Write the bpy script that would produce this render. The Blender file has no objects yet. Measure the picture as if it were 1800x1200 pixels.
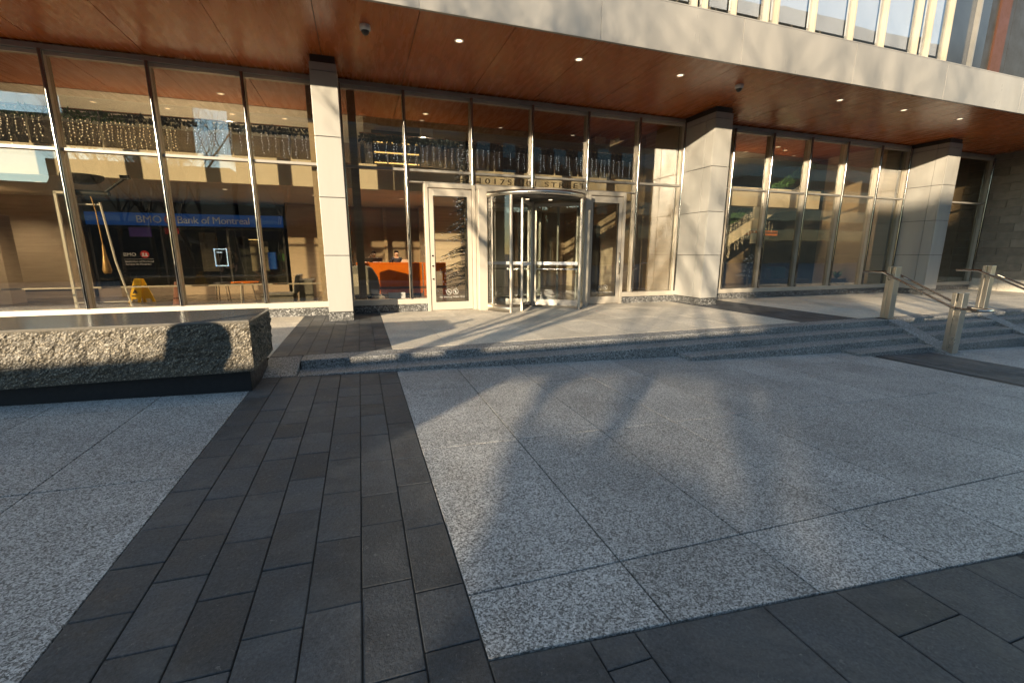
import bpy, bmesh, math, random
from mathutils import Vector, Matrix, noise as mnoise
R = math.radians
rnd = random.Random(7)
SC = bpy.context.scene
COL = SC.collection

# ---------------------------------------------------------------- camera, sky, sun, exposure
def setup():
    yaw, pitch, roll = R(18.828), R(11.418), R(0.07)
    fw = Vector((math.sin(yaw)*math.cos(pitch), math.cos(yaw)*math.cos(pitch), -math.sin(pitch)))
    r = Vector((math.cos(yaw), -math.sin(yaw), 0)); u = r.cross(fw)
    r2 = math.cos(roll)*r + math.sin(roll)*u; u2 = -math.sin(roll)*r + math.cos(roll)*u
    cd = bpy.data.cameras.new('camera'); cd.sensor_width = 36; cd.lens = 15.458
    cd.clip_start = 0.05; cd.clip_end = 2000
    c = bpy.data.objects.new('camera', cd); COL.objects.link(c)
    m = Matrix((r2, u2, -fw)).transposed().to_4x4(); m.translation = (0, 0, 1.6)
    c.matrix_world = m; SC.camera = c
    w = bpy.data.worlds.new('World'); SC.world = w; w.use_nodes = True
    nt = w.node_tree; bg = nt.nodes['Background']
    s = nt.nodes.new('ShaderNodeTexSky'); s.sky_type = 'NISHITA'; s.sun_disc = False
    s.sun_elevation = R(9.83); s.sun_rotation = R(225); s.air_density = 1.0; s.dust_density = 0.0; s.ozone_density = 1.5
    mx = nt.nodes.new('ShaderNodeMix'); mx.data_type = 'RGBA'; mx.blend_type = 'MULTIPLY'; mx.inputs[0].default_value = 1
    mx.inputs[7].default_value = (1, .94, .85, 1); nt.links.new(s.outputs[0], mx.inputs[6]); nt.links.new(mx.outputs[2], bg.inputs[0]); bg.inputs[1].default_value = 0.15
    ld = bpy.data.lights.new('sun', 'SUN'); ld.energy = 5.0; ld.angle = R(0.5); ld.color = (1, .81, .55)
    l = bpy.data.objects.new('sun', ld); COL.objects.link(l)
    d = Vector((1, 1, -.245)).normalized()
    l.rotation_euler = d.to_track_quat('-Z', 'Y').to_euler(); l.location = (-40, -40, 20)
    v = SC.view_settings; v.view_transform = 'Standard'; v.look = 'None'; v.gamma = 1; v.use_curve_mapping = False
    v.exposure = 1.6
    cy = SC.cycles; cy.use_denoising = True; cy.max_bounces = 10; cy.diffuse_bounces = 4; cy.glossy_bounces = 6
    cy.transmission_bounces = 8; cy.transparent_max_bounces = 24
    cy.caustics_reflective = False; cy.caustics_refractive = False; cy.sample_clamp_indirect = 6
setup()

# ---------------------------------------------------------------- materials
def new_mat(name):
    m = bpy.data.materials.new(name); m.use_nodes = True
    nt = m.node_tree; p = nt.nodes['Principled BSDF']
    return m, nt, p
def coords(nt, scale=(1, 1, 1)):
    tc = nt.nodes.new('ShaderNodeTexCoord'); mp = nt.nodes.new('ShaderNodeMapping')
    mp.inputs['Scale'].default_value = scale
    nt.links.new(tc.outputs['Object'], mp.inputs[0]); return mp.outputs[0]
def noise(nt, vec, scale, detail=4, rough=.6, dist=0):
    n = nt.nodes.new('ShaderNodeTexNoise'); n.inputs['Scale'].default_value = scale
    n.inputs['Detail'].default_value = detail; n.inputs['Roughness'].default_value = rough
    n.inputs['Distortion'].default_value = dist
    nt.links.new(vec, n.inputs['Vector']); return n
def ramp(nt, fac, stops, mode='LINEAR'):
    r = nt.nodes.new('ShaderNodeValToRGB'); r.color_ramp.interpolation = mode
    el = r.color_ramp.elements
    while len(el) < len(stops): el.new(.5)
    for e, (p, c) in zip(el, stops):
        e.position = p; e.color = (c[0], c[1], c[2], 1) if not isinstance(c, (int, float)) else (c, c, c, 1)
    nt.links.new(fac, r.inputs[0]); return r.outputs[0]
def mixc(nt, fac, a, b, mode='MIX'):
    n = nt.nodes.new('ShaderNodeMix'); n.data_type = 'RGBA'; n.blend_type = mode
    for s, v in ((0, fac), (6, a), (7, b)):
        if hasattr(v, 'links'): nt.links.new(v, n.inputs[s])
        elif isinstance(v, (int, float)): n.inputs[s].default_value = v
        else: n.inputs[s].default_value = (*v, 1)
    return n.outputs[2]
def bump(nt, p, h, strength=.3, dist=.01):
    b = nt.nodes.new('ShaderNodeBump'); b.inputs['Strength'].default_value = strength; b.inputs['Distance'].default_value = dist
    nt.links.new(h, b.inputs['Height']); nt.links.new(b.outputs[0], p.inputs['Normal'])
def island(nt, lo, hi):
    g = nt.nodes.new('ShaderNodeNewGeometry')
    return ramp(nt, g.outputs['Random Per Island'], [(0, lo), (1, hi)])
def pm(name, c, c2=None, scale=6, rough=.5, metal=0, b=0, bs=60, stretch=(1, 1, 1), isl=None, rv=.12, spec=.5, emit=0):
    m, nt, p = new_mat(name); v = coords(nt, stretch)
    n = noise(nt, v, scale)
    c2 = c2 or tuple(x*.82 for x in c)
    col = ramp(nt, n.outputs[0], [(.3, c), (.7, c2)])
    if isl: col = mixc(nt, 1, col, island(nt, *isl), 'MULTIPLY')
    nt.links.new(col, p.inputs['Base Color'])
    nt.links.new(ramp(nt, n.outputs[0], [(.3, max(0, rough-rv)), (.7, min(1, rough+rv))]), p.inputs['Roughness'])
    p.inputs['Metallic'].default_value = metal; p.inputs['Specular IOR Level'].default_value = spec
    if b: bump(nt, p, noise(nt, v, bs, 3).outputs[0], b, .01)
    if emit: p.inputs['Emission Color'].default_value = (*c, 1); p.inputs['Emission Strength'].default_value = emit
    return m
def spots(nt, v, col, scale, size, dark):
    vo = nt.nodes.new('ShaderNodeTexVoronoi'); vo.inputs['Scale'].default_value = scale; nt.links.new(v, vo.inputs['Vector'])
    sp = nt.nodes.new('ShaderNodeSeparateColor'); nt.links.new(vo.outputs['Color'], sp.inputs[0])
    ma = nt.nodes.new('ShaderNodeMath'); ma.operation = 'MULTIPLY'
    nt.links.new(ramp(nt, vo.outputs['Distance'], [(size, 1), (size*1.5, 0)]), ma.inputs[0])
    nt.links.new(ramp(nt, sp.outputs[1], [(.62, 0), (.64, 1)]), ma.inputs[1])
    return mixc(nt, ma.outputs[0], col, dark)
def granite(name, stops, scale=62, rough=.6, isl=(.86, 1.07), b=.3, stain=.26):
    m, nt, p = new_mat(name); v = coords(nt)
    dn = noise(nt, v, scale*.9, 2)
    mx = nt.nodes.new('ShaderNodeMix'); mx.data_type = 'VECTOR'; mx.inputs[0].default_value = .02
    nt.links.new(v, mx.inputs[4]); nt.links.new(dn.outputs['Color'], mx.inputs[5])
    vo = nt.nodes.new('ShaderNodeTexVoronoi'); vo.inputs['Scale'].default_value = scale
    nt.links.new(mx.outputs[1], vo.inputs['Vector'])
    sp = nt.nodes.new('ShaderNodeSeparateColor'); nt.links.new(vo.outputs['Color'], sp.inputs[0])
    col = ramp(nt, sp.outputs[0], stops)
    big = noise(nt, v, 1.3, 5, .65)
    col = mixc(nt, 1, col, ramp(nt, big.outputs[0], [(.3, 1-stain), (.72, 1+stain*.4)]), 'MULTIPLY')
    if isl: col = mixc(nt, 1, col, island(nt, *isl), 'MULTIPLY')
    if name == 'light_granite': col = spots(nt, v, col, 2.3, .035, (.07, .068, .065))
    nt.links.new(col, p.inputs['Base Color'])
    p.inputs['Roughness'].default_value = rough
    bump(nt, p, sp.outputs[1], b, .004)
    return m
def glass(name, tint, refl=1.0, base=.05):
    m, nt, p = new_mat(name); nt.nodes.remove(p)
    out = nt.nodes['Material Output']
    t = nt.nodes.new('ShaderNodeBsdfTransparent'); t.inputs[0].default_value = (*tint, 1)
    g = nt.nodes.new('ShaderNodeBsdfGlossy'); g.inputs['Roughness'].default_value = 0.0
    g.inputs['Color'].default_value = (.95, .97, 1, 1)
    lw = nt.nodes.new('ShaderNodeLayerWeight'); lw.inputs[0].default_value = .25
    v = coords(nt, (.7, 1, .5)); bm = nt.nodes.new('ShaderNodeBump'); bm.inputs['Strength'].default_value = .05; bm.inputs['Distance'].default_value = .02
    nt.links.new(noise(nt, v, 1.6, 1).outputs[0], bm.inputs['Height']); nt.links.new(bm.outputs[0], g.inputs['Normal'])
    f = ramp(nt, lw.outputs['Facing'], [(0, base*refl), (.35, base*1.6*refl), (.7, .32*refl), (1, .9*refl)])
    mx = nt.nodes.new('ShaderNodeMixShader'); nt.links.new(f, mx.inputs[0])
    nt.links.new(t.outputs[0], mx.inputs[1]); nt.links.new(g.outputs[0], mx.inputs[2])
    nt.links.new(mx.outputs[0], out.inputs[0]); return m
def wood(name, c1, c2, rough=.28, sx=(14, .7, 14), isl=(.86, 1.08)):
    m, nt, p = new_mat(name); v = coords(nt, sx)
    n = noise(nt, v, 2.2, 6, .6, .4)
    col = ramp(nt, n.outputs[0], [(.28, c1), (.74, c2)])
    if isl: col = mixc(nt, 1, col, island(nt, *isl), 'MULTIPLY')
    nt.links.new(col, p.inputs['Base Color'])
    nt.links.new(ramp(nt, n.outputs[0], [(.3, rough-.04), (.7, rough+.08)]), p.inputs['Roughness'])
    return m
def emitm(name, c, s):
    m, nt, p = new_mat(name); p.inputs['Base Color'].default_value = (*c, 1)
    p.inputs['Emission Color'].default_value = (*c, 1); p.inputs['Emission Strength'].default_value = s; return m

M = {}
M['granite'] = granite('light_granite', [(0, .05), (.22, .12), (.45, .28), (.7, .44), (1, .66)], 150)
M['granite_t'] = granite('terrace_granite', [(0, (.32,.29,.24)), (.25, (.48,.43,.36)), (.5, (.62,.56,.47)), (.75, (.72,.65,.54)), (1, (.8,.74,.63))], 120)  # lighter and warmer than the plaza granite: sunlight put into the colour
M['granite_d'] = granite('bush_hammered_granite', [(0, .05), (.25, .10), (.5, .24), (.75, .38), (1, .58)], 110, b=.9)
M['plinth'] = granite('brown_granite', [(0, .03), (.3, .06), (.6, .12), (.85, .2), (1, .45)], 48, rough=.3, b=.05)
def paver_mat():
    m, nt, p = new_mat('dark_paver'); v = coords(nt)
    n = noise(nt, v, 5, 6, .65); col = ramp(nt, n.outputs[0], [(.28, (.032, .036, .043)), (.72, (.066, .071, .080))])
    col = mixc(nt, 1, col, island(nt, .72, 1.28), 'MULTIPLY')
    gr_ = noise(nt, v, 70, 5, .75); col = mixc(nt, 1, col, ramp(nt, gr_.outputs[0], [(.32, .5), (.68, 1.5)]), 'MULTIPLY')
    d = noise(nt, v, 2.1, 7, .72, .6)
    dust = ramp(nt, d.outputs[0], [(.50, 0), (.68, .38)])
    col = mixc(nt, dust, col, (.15, .15, .15))
    sp_ = noise(nt, v, 34, 4, .7, 1.5); sc_ = ramp(nt, sp_.outputs[0], [(.62, 0), (.70, .6)])
    col = mixc(nt, sc_, col, (.2, .2, .195))
    col = spots(nt, v, col, 2.9, .035, (.12, .12, .118))
    nt.links.new(col, p.inputs['Base Color']); nt.links.new(ramp(nt, n.outputs[0], [(.3, .55), (.7, .8)]), p.inputs['Roughness'])
    bump(nt, p, noise(nt, v, 48, 6, .7).outputs[0], .8, .012); return m
M['paver'] = paver_mat()
M['asphalt'] = pm('dark_bedding', (.03, .03, .03), (.05, .05, .05), 20, .85, b=.5)
M['joint'] = pm('joint_sand', (.010, .010, .010), (.10, .096, .088), 2.6, .9)
M['street'] = pm('street_paving', (.16, .16, .165), (.22, .22, .22), 5, .7, b=.3)
M['alu'] = pm('champagne_aluminium', (.48, .435, .37), (.43, .39, .33), 3, .42, .25, rv=.06)
M['alu_d'] = pm('grey_aluminium', (.33, .31, .29), (.27, .26, .24), 3, .4, .4, rv=.06)
M['panel'] = pm('white_metal_panel', (.375, .365, .345), (.33, .32, .30), 1.6, .36, .15, stretch=(1.6, 1.6, .3), isl=(.94, 1.03), rv=.06, b=.02, bs=2)
M['fascia'] = pm('beige_metal_panel', (.305, .29, .27), (.27, .257, .24), 1.2, .33, .2, stretch=(1.6, 1.6, .4), isl=(.94, 1.03), rv=.06, b=.02, bs=1.5)
M['steel'] = pm('polished_steel', (.52, .50, .47), (.42, .40, .38), 5, .16, 1, rv=.06)
M['cap'] = pm('dark_polished_steel', (.27, .26, .25), (.2, .195, .185), 5, .12, 1, rv=.05)
M['brushed'] = pm('brushed_steel', (.56, .52, .46), (.53, .49, .43), 3, .3, 1, rv=.03)
M['black'] = pm('black_gasket', (.012, .012, .012), (.02, .02, .02), 8, .5)
M['soffit'] = wood('soffit_veneer', (.36, .094, .020), (.40, .108, .024), .25, (4, .5, 4))
M['soffit_in'] = wood('lobby_ceiling_veneer', (.36, .11, .028), (.46, .15, .04), .4, (.55, 9, 9))
M['glass'] = glass('facade_glass', (.80, .78, .72), 1.0, .125)
M['glass_up'] = glass('upper_glass', (.85, .87, .9), 1.0, .16)
M['glass_door'] = glass('door_glass', (.86, .88, .86), .8, .07)
M['blind'] = pm('white_blind', (.82, .81, .82), (.78, .78, .79), 2, .7)
M['fin'] = pm('cream_fin', (.44, .385, .29), (.40, .35, .27), 3, .45, rv=.05)
M['cream'] = pm('cream_plaster', (.78, .71, .58), (.74, .67, .55), 2, .75)
M['trav'] = pm('travertine', (.50, .40, .28), (.38, .30, .21), 2.2, .5, stretch=(.5, .5, 9), b=.08, bs=8)
M['wall_t'] = pm('taupe_wall', (.40, .31, .225), (.34, .265, .19), 2, .6, stretch=(.6, .6, 5))
M['ceil_w'] = pm('white_ceiling', (.6, .57, .5), (.55, .52, .46), 2, .8)
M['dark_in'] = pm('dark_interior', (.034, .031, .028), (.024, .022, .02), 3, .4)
M['floor'] = pm('lobby_floor', (.10, .085, .07), (.075, .065, .055), 3, .22)
M['blue'] = pm('sign_blue', (.012, .09, .38), (.012, .08, .34), 2, .4, emit=.12)  # small emission added to brighten this and the sign colours below
M['lett'] = pm('sign_letter', (.75, .73, .68), (.5, .48, .44), 2, .4, emit=.03)
M['red'] = pm('sign_red', (.62, .03, .025), (.4, .025, .02), 2, .4, emit=.03)
M['purple'] = pm('purple_poster', (.16, .08, .34), (.13, .07, .3), 2, .5, emit=.06)
M['decal'] = pm('frosted_decal', (.4, .39, .36), (.36, .35, .33), 2, .6)
M['screen'] = emitm('screen_glow', (.55, .75, 1), .7)
M['orange'] = pm('orange_lacquer', (.9, .22, .012), (.85, .20, .01), 2, .3)
M['orange_d'] = pm('orange_band', (.22, .14, .09), (.2, .12, .08), 2, .4)
M['yellow'] = pm('yellow_plastic', (.8, .48, .015), (.72, .42, .012), 4, .4)
M['grey_p'] = pm('grey_plastic', (.30, .30, .28), (.24, .24, .23), 4, .35)
M['leather'] = pm('grey_upholstery', (.20, .19, .17), (.15, .145, .13), 8, .6, b=.2)
M['teal'] = pm('teal_fabric', (.02, .12, .14), (.02, .09, .11), 6, .8)
M['gold'] = pm('brass', (.42, .26, .10), (.3, .19, .07), 6, .45, .4)
M['bronze'] = pm('dark_bronze', (.07, .05, .03), (.05, .04, .025), 6, .4, .6)
M['white'] = pm('white_paint', (.74, .72, .68), (.7, .68, .64), 3, .5)
M['brown'] = pm('rust_panel', (.075, .03, .018), (.06, .025, .015), 3, .5)
M['needle'] = pm('garland_green', (.045, .12, .04), (.09, .2, .05), 40, .6, isl=(.6, 1.6))
M['needle_d'] = pm('garland_dark', (.008, .016, .02), (.02, .035, .04), 40, .4, isl=(.5, 1.7))
M['bulb'] = emitm('warm_bulb', (1, .78, .45), .8)
M['bulb_c'] = emitm('cool_bulb', (.85, .92, 1), .5)
M['lamp'] = emitm('lit_lamp', (1, .78, .5), .75)
M['tube'] = emitm('amber_tube', (1, .62, .22), 1.2)
M['bark'] = pm('bark', (.09, .075, .06), (.05, .042, .035), 12, .9, stretch=(1, 1, .2), b=.6, bs=30)
M['stone'] = granite('rough_stone', [(0, (.032,.028,.022)), (.3, (.05,.043,.033)), (.6, (.08,.068,.05)), (.85, (.13,.11,.08)), (1, (.36,.31,.24))], 120, rough=.5, isl=None, b=.5, stain=.3)
M['stone_top'] = pm('polished_stone_top', (.15, .135, .115), (.10, .092, .08), 30, .16, rv=.06)
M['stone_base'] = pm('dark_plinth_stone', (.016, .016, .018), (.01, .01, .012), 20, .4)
M['block'] = pm('wall_stone', (.25, .21, .165), (.18, .155, .12), 5, .8, b=.5, bs=25, isl=(.7, 1.25))
M['mortar'] = pm('wall_mortar', (.4, .36, .3), (.34, .31, .26), 9, .9)
M['skin_d'] = pm('skin_dark', (.10, .055, .035), (.09, .05, .03), 9, .5)
M['skin'] = pm('skin_light', (.48, .30, .22), (.44, .27, .19), 9, .5)
M['hair'] = pm('hair', (.015, .012, .01), (.03, .022, .016), 20, .5)
M['shirt_w'] = pm('white_shirt', (.7, .7, .7), (.62, .62, .62), 6, .8)
M['navy'] = pm('navy_uniform', (.012, .014, .03), (.02, .022, .04), 6, .8)
M['coat'] = pm('grey_coat', (.05, .05, .055), (.035, .035, .04), 6, .85)
M['bld1'] = pm('far_concrete', (.15, .12, .09), (.12, .095, .07), .5, .8)
M['bld2'] = pm('far_brick', (.10, .055, .038), (.08, .045, .032), .6, .85)
M['bldg'] = pm('far_window', (.05, .06, .075), (.035, .042, .055), .6, .12, rv=.04)
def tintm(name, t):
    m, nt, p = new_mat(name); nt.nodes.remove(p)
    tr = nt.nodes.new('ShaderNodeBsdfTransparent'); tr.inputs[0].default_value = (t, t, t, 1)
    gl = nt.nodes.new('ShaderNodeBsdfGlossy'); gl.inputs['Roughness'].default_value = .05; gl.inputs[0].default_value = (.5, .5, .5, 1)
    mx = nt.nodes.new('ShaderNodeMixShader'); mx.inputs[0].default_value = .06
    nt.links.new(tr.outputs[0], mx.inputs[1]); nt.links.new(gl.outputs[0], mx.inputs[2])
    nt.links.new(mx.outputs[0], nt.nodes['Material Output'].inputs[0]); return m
M['tint'] = tintm('sun_filter', .42)  # sheets that pass part of the sun through the added blockers
M['tint2'] = tintm('weak_sun_filter', .95)

# ---------------------------------------------------------------- mesh helpers
class MB:
    def __init__(s): s.v = []; s.f = []; s.smooth = []
    def add(s, vs, fs, sm=False):
        o = len(s.v); s.v += [tuple(x) for x in vs]
        for f in fs: s.f.append(tuple(o+i for i in f)); s.smooth.append(sm)
        return s
    def box(s, x0, x1, y0, y1, z0, z1):
        return s.add([(x0,y0,z0),(x1,y0,z0),(x1,y1,z0),(x0,y1,z0),(x0,y0,z1),(x1,y0,z1),(x1,y1,z1),(x0,y1,z1)],
                     [(0,3,2,1),(4,5,6,7),(0,1,5,4),(1,2,6,5),(2,3,7,6),(3,0,4,7)])
    def hexa(s, b, t):          # four bottom points, four top points
        return s.add(list(b)+list(t), [(3,2,1,0),(4,5,6,7),(0,1,5,4),(1,2,6,5),(2,3,7,6),(3,0,4,7)])
    def prism(s, pts, a, b, ax=1):   # polygon in the plane across axis ax, extruded a..b
        n = len(pts)
        def P(q, t): return (t,q[0],q[1]) if ax == 0 else (q[0],t,q[1]) if ax == 1 else (q[0],q[1],t)
        vs = [P(q, a) for q in pts] + [P(q, b) for q in pts]
        fs = [tuple(range(n)), tuple(range(2*n-1, n-1, -1))] + [(i, i+n, (i+1) % n+n, (i+1) % n) for i in range(n)]
        return s.add(vs, fs)
    def tube(s, pts, r, n=8, caps=True, sm=True):
        pts = [Vector(p) for p in pts]; rs = r if isinstance(r, (list, tuple)) else [r]*len(pts)
        vs = []; d0 = None
        for i, p in enumerate(pts):
            d = (pts[min(i+1, len(pts)-1)]-pts[max(i-1, 0)]).normalized()
            a = Vector((0,0,1)) if abs(d.z) < .9 else Vector((1,0,0))
            if d0 is None: e1 = d.cross(a).normalized()
            else: e1 = (d0 - d*d0.dot(d)).normalized()
            d0 = e1; e2 = d.cross(e1)
            for k in range(n):
                t = 2*math.pi*k/n; vs.append(p+rs[i]*(math.cos(t)*e1+math.sin(t)*e2))
        fs = []
        for i in range(len(pts)-1):
            for k in range(n):
                k2 = (k+1) % n; fs.append((i*n+k, i*n+k2, (i+1)*n+k2, (i+1)*n+k))
        s.add(vs, fs, sm)
        if caps: s.add(vs[:n], [tuple(range(n-1,-1,-1))]); s.add(vs[-n:], [tuple(range(n))])
        return s
    def lathe(s, prof, c=(0,0,0), n=24, a0=0, a1=2*math.pi, sm=True):
        full = abs(a1-a0-2*math.pi) < 1e-6; m = n if full else n+1; vs = []
        for r, z in prof:
            for k in range(m):
                t = a0+(a1-a0)*k/n; vs.append((c[0]+r*math.cos(t), c[1]+r*math.sin(t), c[2]+z))
        fs = []
        for i in range(len(prof)-1):
            for k in range(n):
                k2 = (k+1) % m; fs.append((i*m+k, i*m+k2, (i+1)*m+k2, (i+1)*m+k))
        return s.add(vs, fs, sm)
    def ball(s, c, r, n=10, sc=(1,1,1)):
        h = n//2; vs = []; fs = []
        for i in range(h+1):
            p = math.pi*i/h
            for k in range(n):
                t = 2*math.pi*k/n
                vs.append((c[0]+r*sc[0]*math.sin(p)*math.cos(t), c[1]+r*sc[1]*math.sin(p)*math.sin(t), c[2]+r*sc[2]*math.cos(p)))
        for i in range(h):
            for k in range(n): fs.append((i*n+k, (i+1)*n+k, (i+1)*n+(k+1) % n, i*n+(k+1) % n))
        return s.add(vs, fs, True)
    def build(s, name, m, parent=None, bevel=0, seg=2):
        me = bpy.data.meshes.new(name)
        off = Vector((0,0,0))
        q = parent
        while q is not None: off += q.location; q = q.parent
        if parent is None or bevel == -1:
            pass
        me.from_pydata([Vector(v)-off for v in s.v], [], s.f); me.validate(); me.update()
        if any(s.smooth) and len(me.polygons) == len(s.smooth): me.polygons.foreach_set('use_smooth', s.smooth)
        me.materials.append(M[m] if isinstance(m, str) else m)
        o = bpy.data.objects.new(name, me); COL.objects.link(o)
        if parent: o.parent = parent
        if bevel > 0:
            b = o.modifiers.new('bevel', 'BEVEL'); b.width = bevel; b.segments = seg; b.limit_method = 'ANGLE'; b.angle_limit = R(40)
            b.use_clamp_overlap = True
        return o
def tag(o, label, cat, group=None):
    o['label'] = label; o['category'] = cat
    if group: o['group'] = group
    return o
def thing(name, loc, label, cat, group=None):
    o = bpy.data.objects.new(name, None); o.location = loc; o.empty_display_size = .2; COL.objects.link(o)
    return tag(o, label, cat, group)
def kind(o, k): o['kind'] = k; return o
def bx(name, m, parent, *a, bevel=0): return MB().box(*a).build(name, m, parent, bevel)
def text(body, size, m, name, parent, at, ext=.004, align='LEFT', spacing=1.0, flip=False, rot=None):
    cu = bpy.data.curves.new('t', 'FONT'); cu.body = body; cu.size = size; cu.extrude = ext; cu.align_x = align
    cu.space_character = spacing; cu.resolution_u = 3
    ob = bpy.data.objects.new('t', cu); COL.objects.link(ob)
    bpy.context.view_layer.update()
    me = bpy.data.meshes.new_from_object(ob.evaluated_get(bpy.context.evaluated_depsgraph_get()))
    bpy.data.objects.remove(ob); bpy.data.curves.remove(cu)
    off = Vector((0,0,0)); q = parent
    while q is not None: off += q.location; q = q.parent
    T = Matrix.Translation(Vector(at)-off) @ (rot or Matrix.Rotation(R(90), 4, 'X'))
    me.transform(T); me.materials.clear(); me.materials.append(M[m]); me.name = name
    o = bpy.data.objects.new(name, me); COL.objects.link(o)
    if parent: o.parent = parent
    return o

# ---------------------------------------------------------------- ground
SL = -.0305
def gz(x): return SL*max(-4.5, min(14, x))
XB = [-300, -4.5, 14, 300]
g = MB()
for i in range(3):
    a, b = XB[i], XB[i+1]
    g.add([(a,-300,gz(a)-.016),(b,-300,gz(b)-.016),(b,300,gz(b)-.016),(a,300,gz(a)-.016)], [(0,1,2,3)])
kind(g.build('ground', 'street'), 'structure')
def slab(mb, x0, x1, y0, y1, g_=.005, top=0.0, th=.02, skew=None):
    x0 += g_; x1 -= g_; ya, yb = y0+g_, y1-g_
    if skew: q = [(x0,skew(x0) if y0 == 'S' else ya),(x1,skew(x1) if y0 == 'S' else ya)]
    t = rnd.uniform(-.0016, .0016)+top
    P = [(x0,ya),(x1,ya),(x1,yb),(x0,yb)]
    mb.hexa([(x,y,gz(x)-th) for x, y in P], [(x,y,gz(x)+t+rnd.uniform(-.0012, .0012)) for x, y in P])
def cutslab(mb, x0, x1, y1, f, g_=.005):   # lower edge follows y = f(x)
    x0 += g_; x1 -= g_
    P = [(x0,f(x0)+g_),(x1,f(x1)+g_),(x1,y1-g_),(x0,y1-g_)]
    mb.hexa([(x,y,gz(x)-.02) for x, y in P], [(x,y,gz(x)) for x, y in P])
edge = lambda x: 1.44-.08*(x-.39)
MX = .845
YJ = [1.8, 3.475, 5.15]
gr = MB(); bed = MB()
def bedding(x0, x1, y0, y1): bed.add([(x0,y0,gz(x0)-.013),(x1,y0,gz(x1)-.013),(x1,y1,gz(x1)-.013),(x0,y1,gz(x0)-.013)], [(0,1,2,3)])
# granite field right of the dark band, up to the second band
for i in range(10):
    x0 = .39+MX*i; x1 = x0+MX
    if i == 0: pass
    cutslab(gr, x0, x1, 1.8, edge)
    for a, b in ((1.8, 3.475), (3.475, 5.15), (5.15, 6.82)): slab(gr, x0, x1, a, b)
for i in range(10):
    x0 = 10.6+MX*i; x1 = x0+MX
    cutslab(gr, x0, x1, 1.8, edge)
    for a, b in ((1.8, 3.475), (3.475, 5.15), (5.15, 6.82)): slab(gr, x0, x1, a, b)
for i in range(1, 9):
    x1 = -1.29-MX*(i-1); x0 = x1-MX
    for a, b in ((-3.2, -1.55), (-1.55, .125), (.125, 1.8), (1.8, 3.475), (3.475, 5.15), (5.15, 6.82)): slab(gr, x0, x1, a, b)
kind(gr.build('granite_paving', 'granite', None, .002, 1), 'structure')
for a, b in ((-8.1, -4.5), (-4.5, 14), (14, 19.1)): bedding(a, b, -3.3, 6.82)
kind(bed.build('paving_bed', 'joint'), 'structure')
dk = MB()
def strip(xa, xb, n, ya, yb, lo, hi, f=None):
    w = (xb-xa)/n
    for i in range(n):
        y = ya-rnd.uniform(0, hi)
        while y < yb:
            L = rnd.choice((lo, (lo+hi)/2, hi)); a = max(y, ya); b = min(y+L, yb)
            if b-a > .04:
                if f:
                    a2 = a; x0, x1 = xa+w*i, xa+w*(i+1)
                    if a < f(x1): slab(dk, x0, x1, a, min(b, f(x1)-.004), .0035)
                else: slab(dk, xa+w*i, xa+w*(i+1), a, b, .0035)
            y += L
strip(-1.29, .39, 7, -3.2, 6.82, .34, .52)
strip(9.0, 10.6, 6, 0, 6.82, .34, .52)
# wide cross band nearest the camera, laid in larger stones
x = .39
while x < 19:
    w = rnd.choice((.21, .44, .68, .44)); y = -3.2
    while y < edge(x+w):
        L = rnd.choice((.33, .5, .66, .9)); b = min(y+L, 1.6)
        P = [(x+.003,y+.003),(x+w-.003,y+.003),(x+w-.003,min(b,edge(x+w)-.006)-.003),(x+.003,min(b,edge(x)-.006)-.003)]
        if P[2][1] > P[1][1]+.02:
            t = rnd.uniform(-.0015, .0015)
            dk.hexa([(a,c,gz(a)-.02) for a, c in P], [(a,c,gz(a)+t) for a, c in P])
        y += L
    x += w
kind(dk.build('dark_paving', 'paver', None, .0035, 1), 'structure')

# ---------------------------------------------------------------- terrace in front of the doors
ZT = .151
tb = MB(); tb.box(-16, 25, 6.8, 12.0, -.6, ZT-.012); kind(tb.build('terrace_base', 'joint'), 'structure')
tg = MB(); td = MB()
def tslab(mb, x0, x1, y0, y1, g_=.0025):
    t = ZT+rnd.uniform(-.001, .001); mb.box(x0+g_, x1-g_, y0+g_, y1-g_, ZT-.02, t)
YT = [(6.8, 8.5), (8.5, 10.175), (10.175, 11.19)]
for x0 in [.39+MX*i for i in range(10)]+[10.6+MX*i for i in range(16)]+[-1.29-MX*i for i in range(1, 17)]:
    for a, b in YT: tslab(tg, x0, min(x0+MX, 24.1), a, b)
for xa, xb, n in ((-1.29, .39, 7), (8.86, 10.58, 7)):
    w = (xb-xa)/n
    for i in range(n):
        y = 6.8-rnd.uniform(0, .5)
        while y < 11.19:
            L = rnd.choice((.34, .43, .52)); a = max(y, 6.8); b = min(y+L, 11.19)
            if b-a > .04: tslab(td, xa+w*i, xa+w*(i+1), a, b, .0035)
            y += L
kind(tg.build('terrace_granite', 'granite_t'), 'structure')
kind(td.build('terrace_dark_paving', 'paver'), 'structure')

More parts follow.
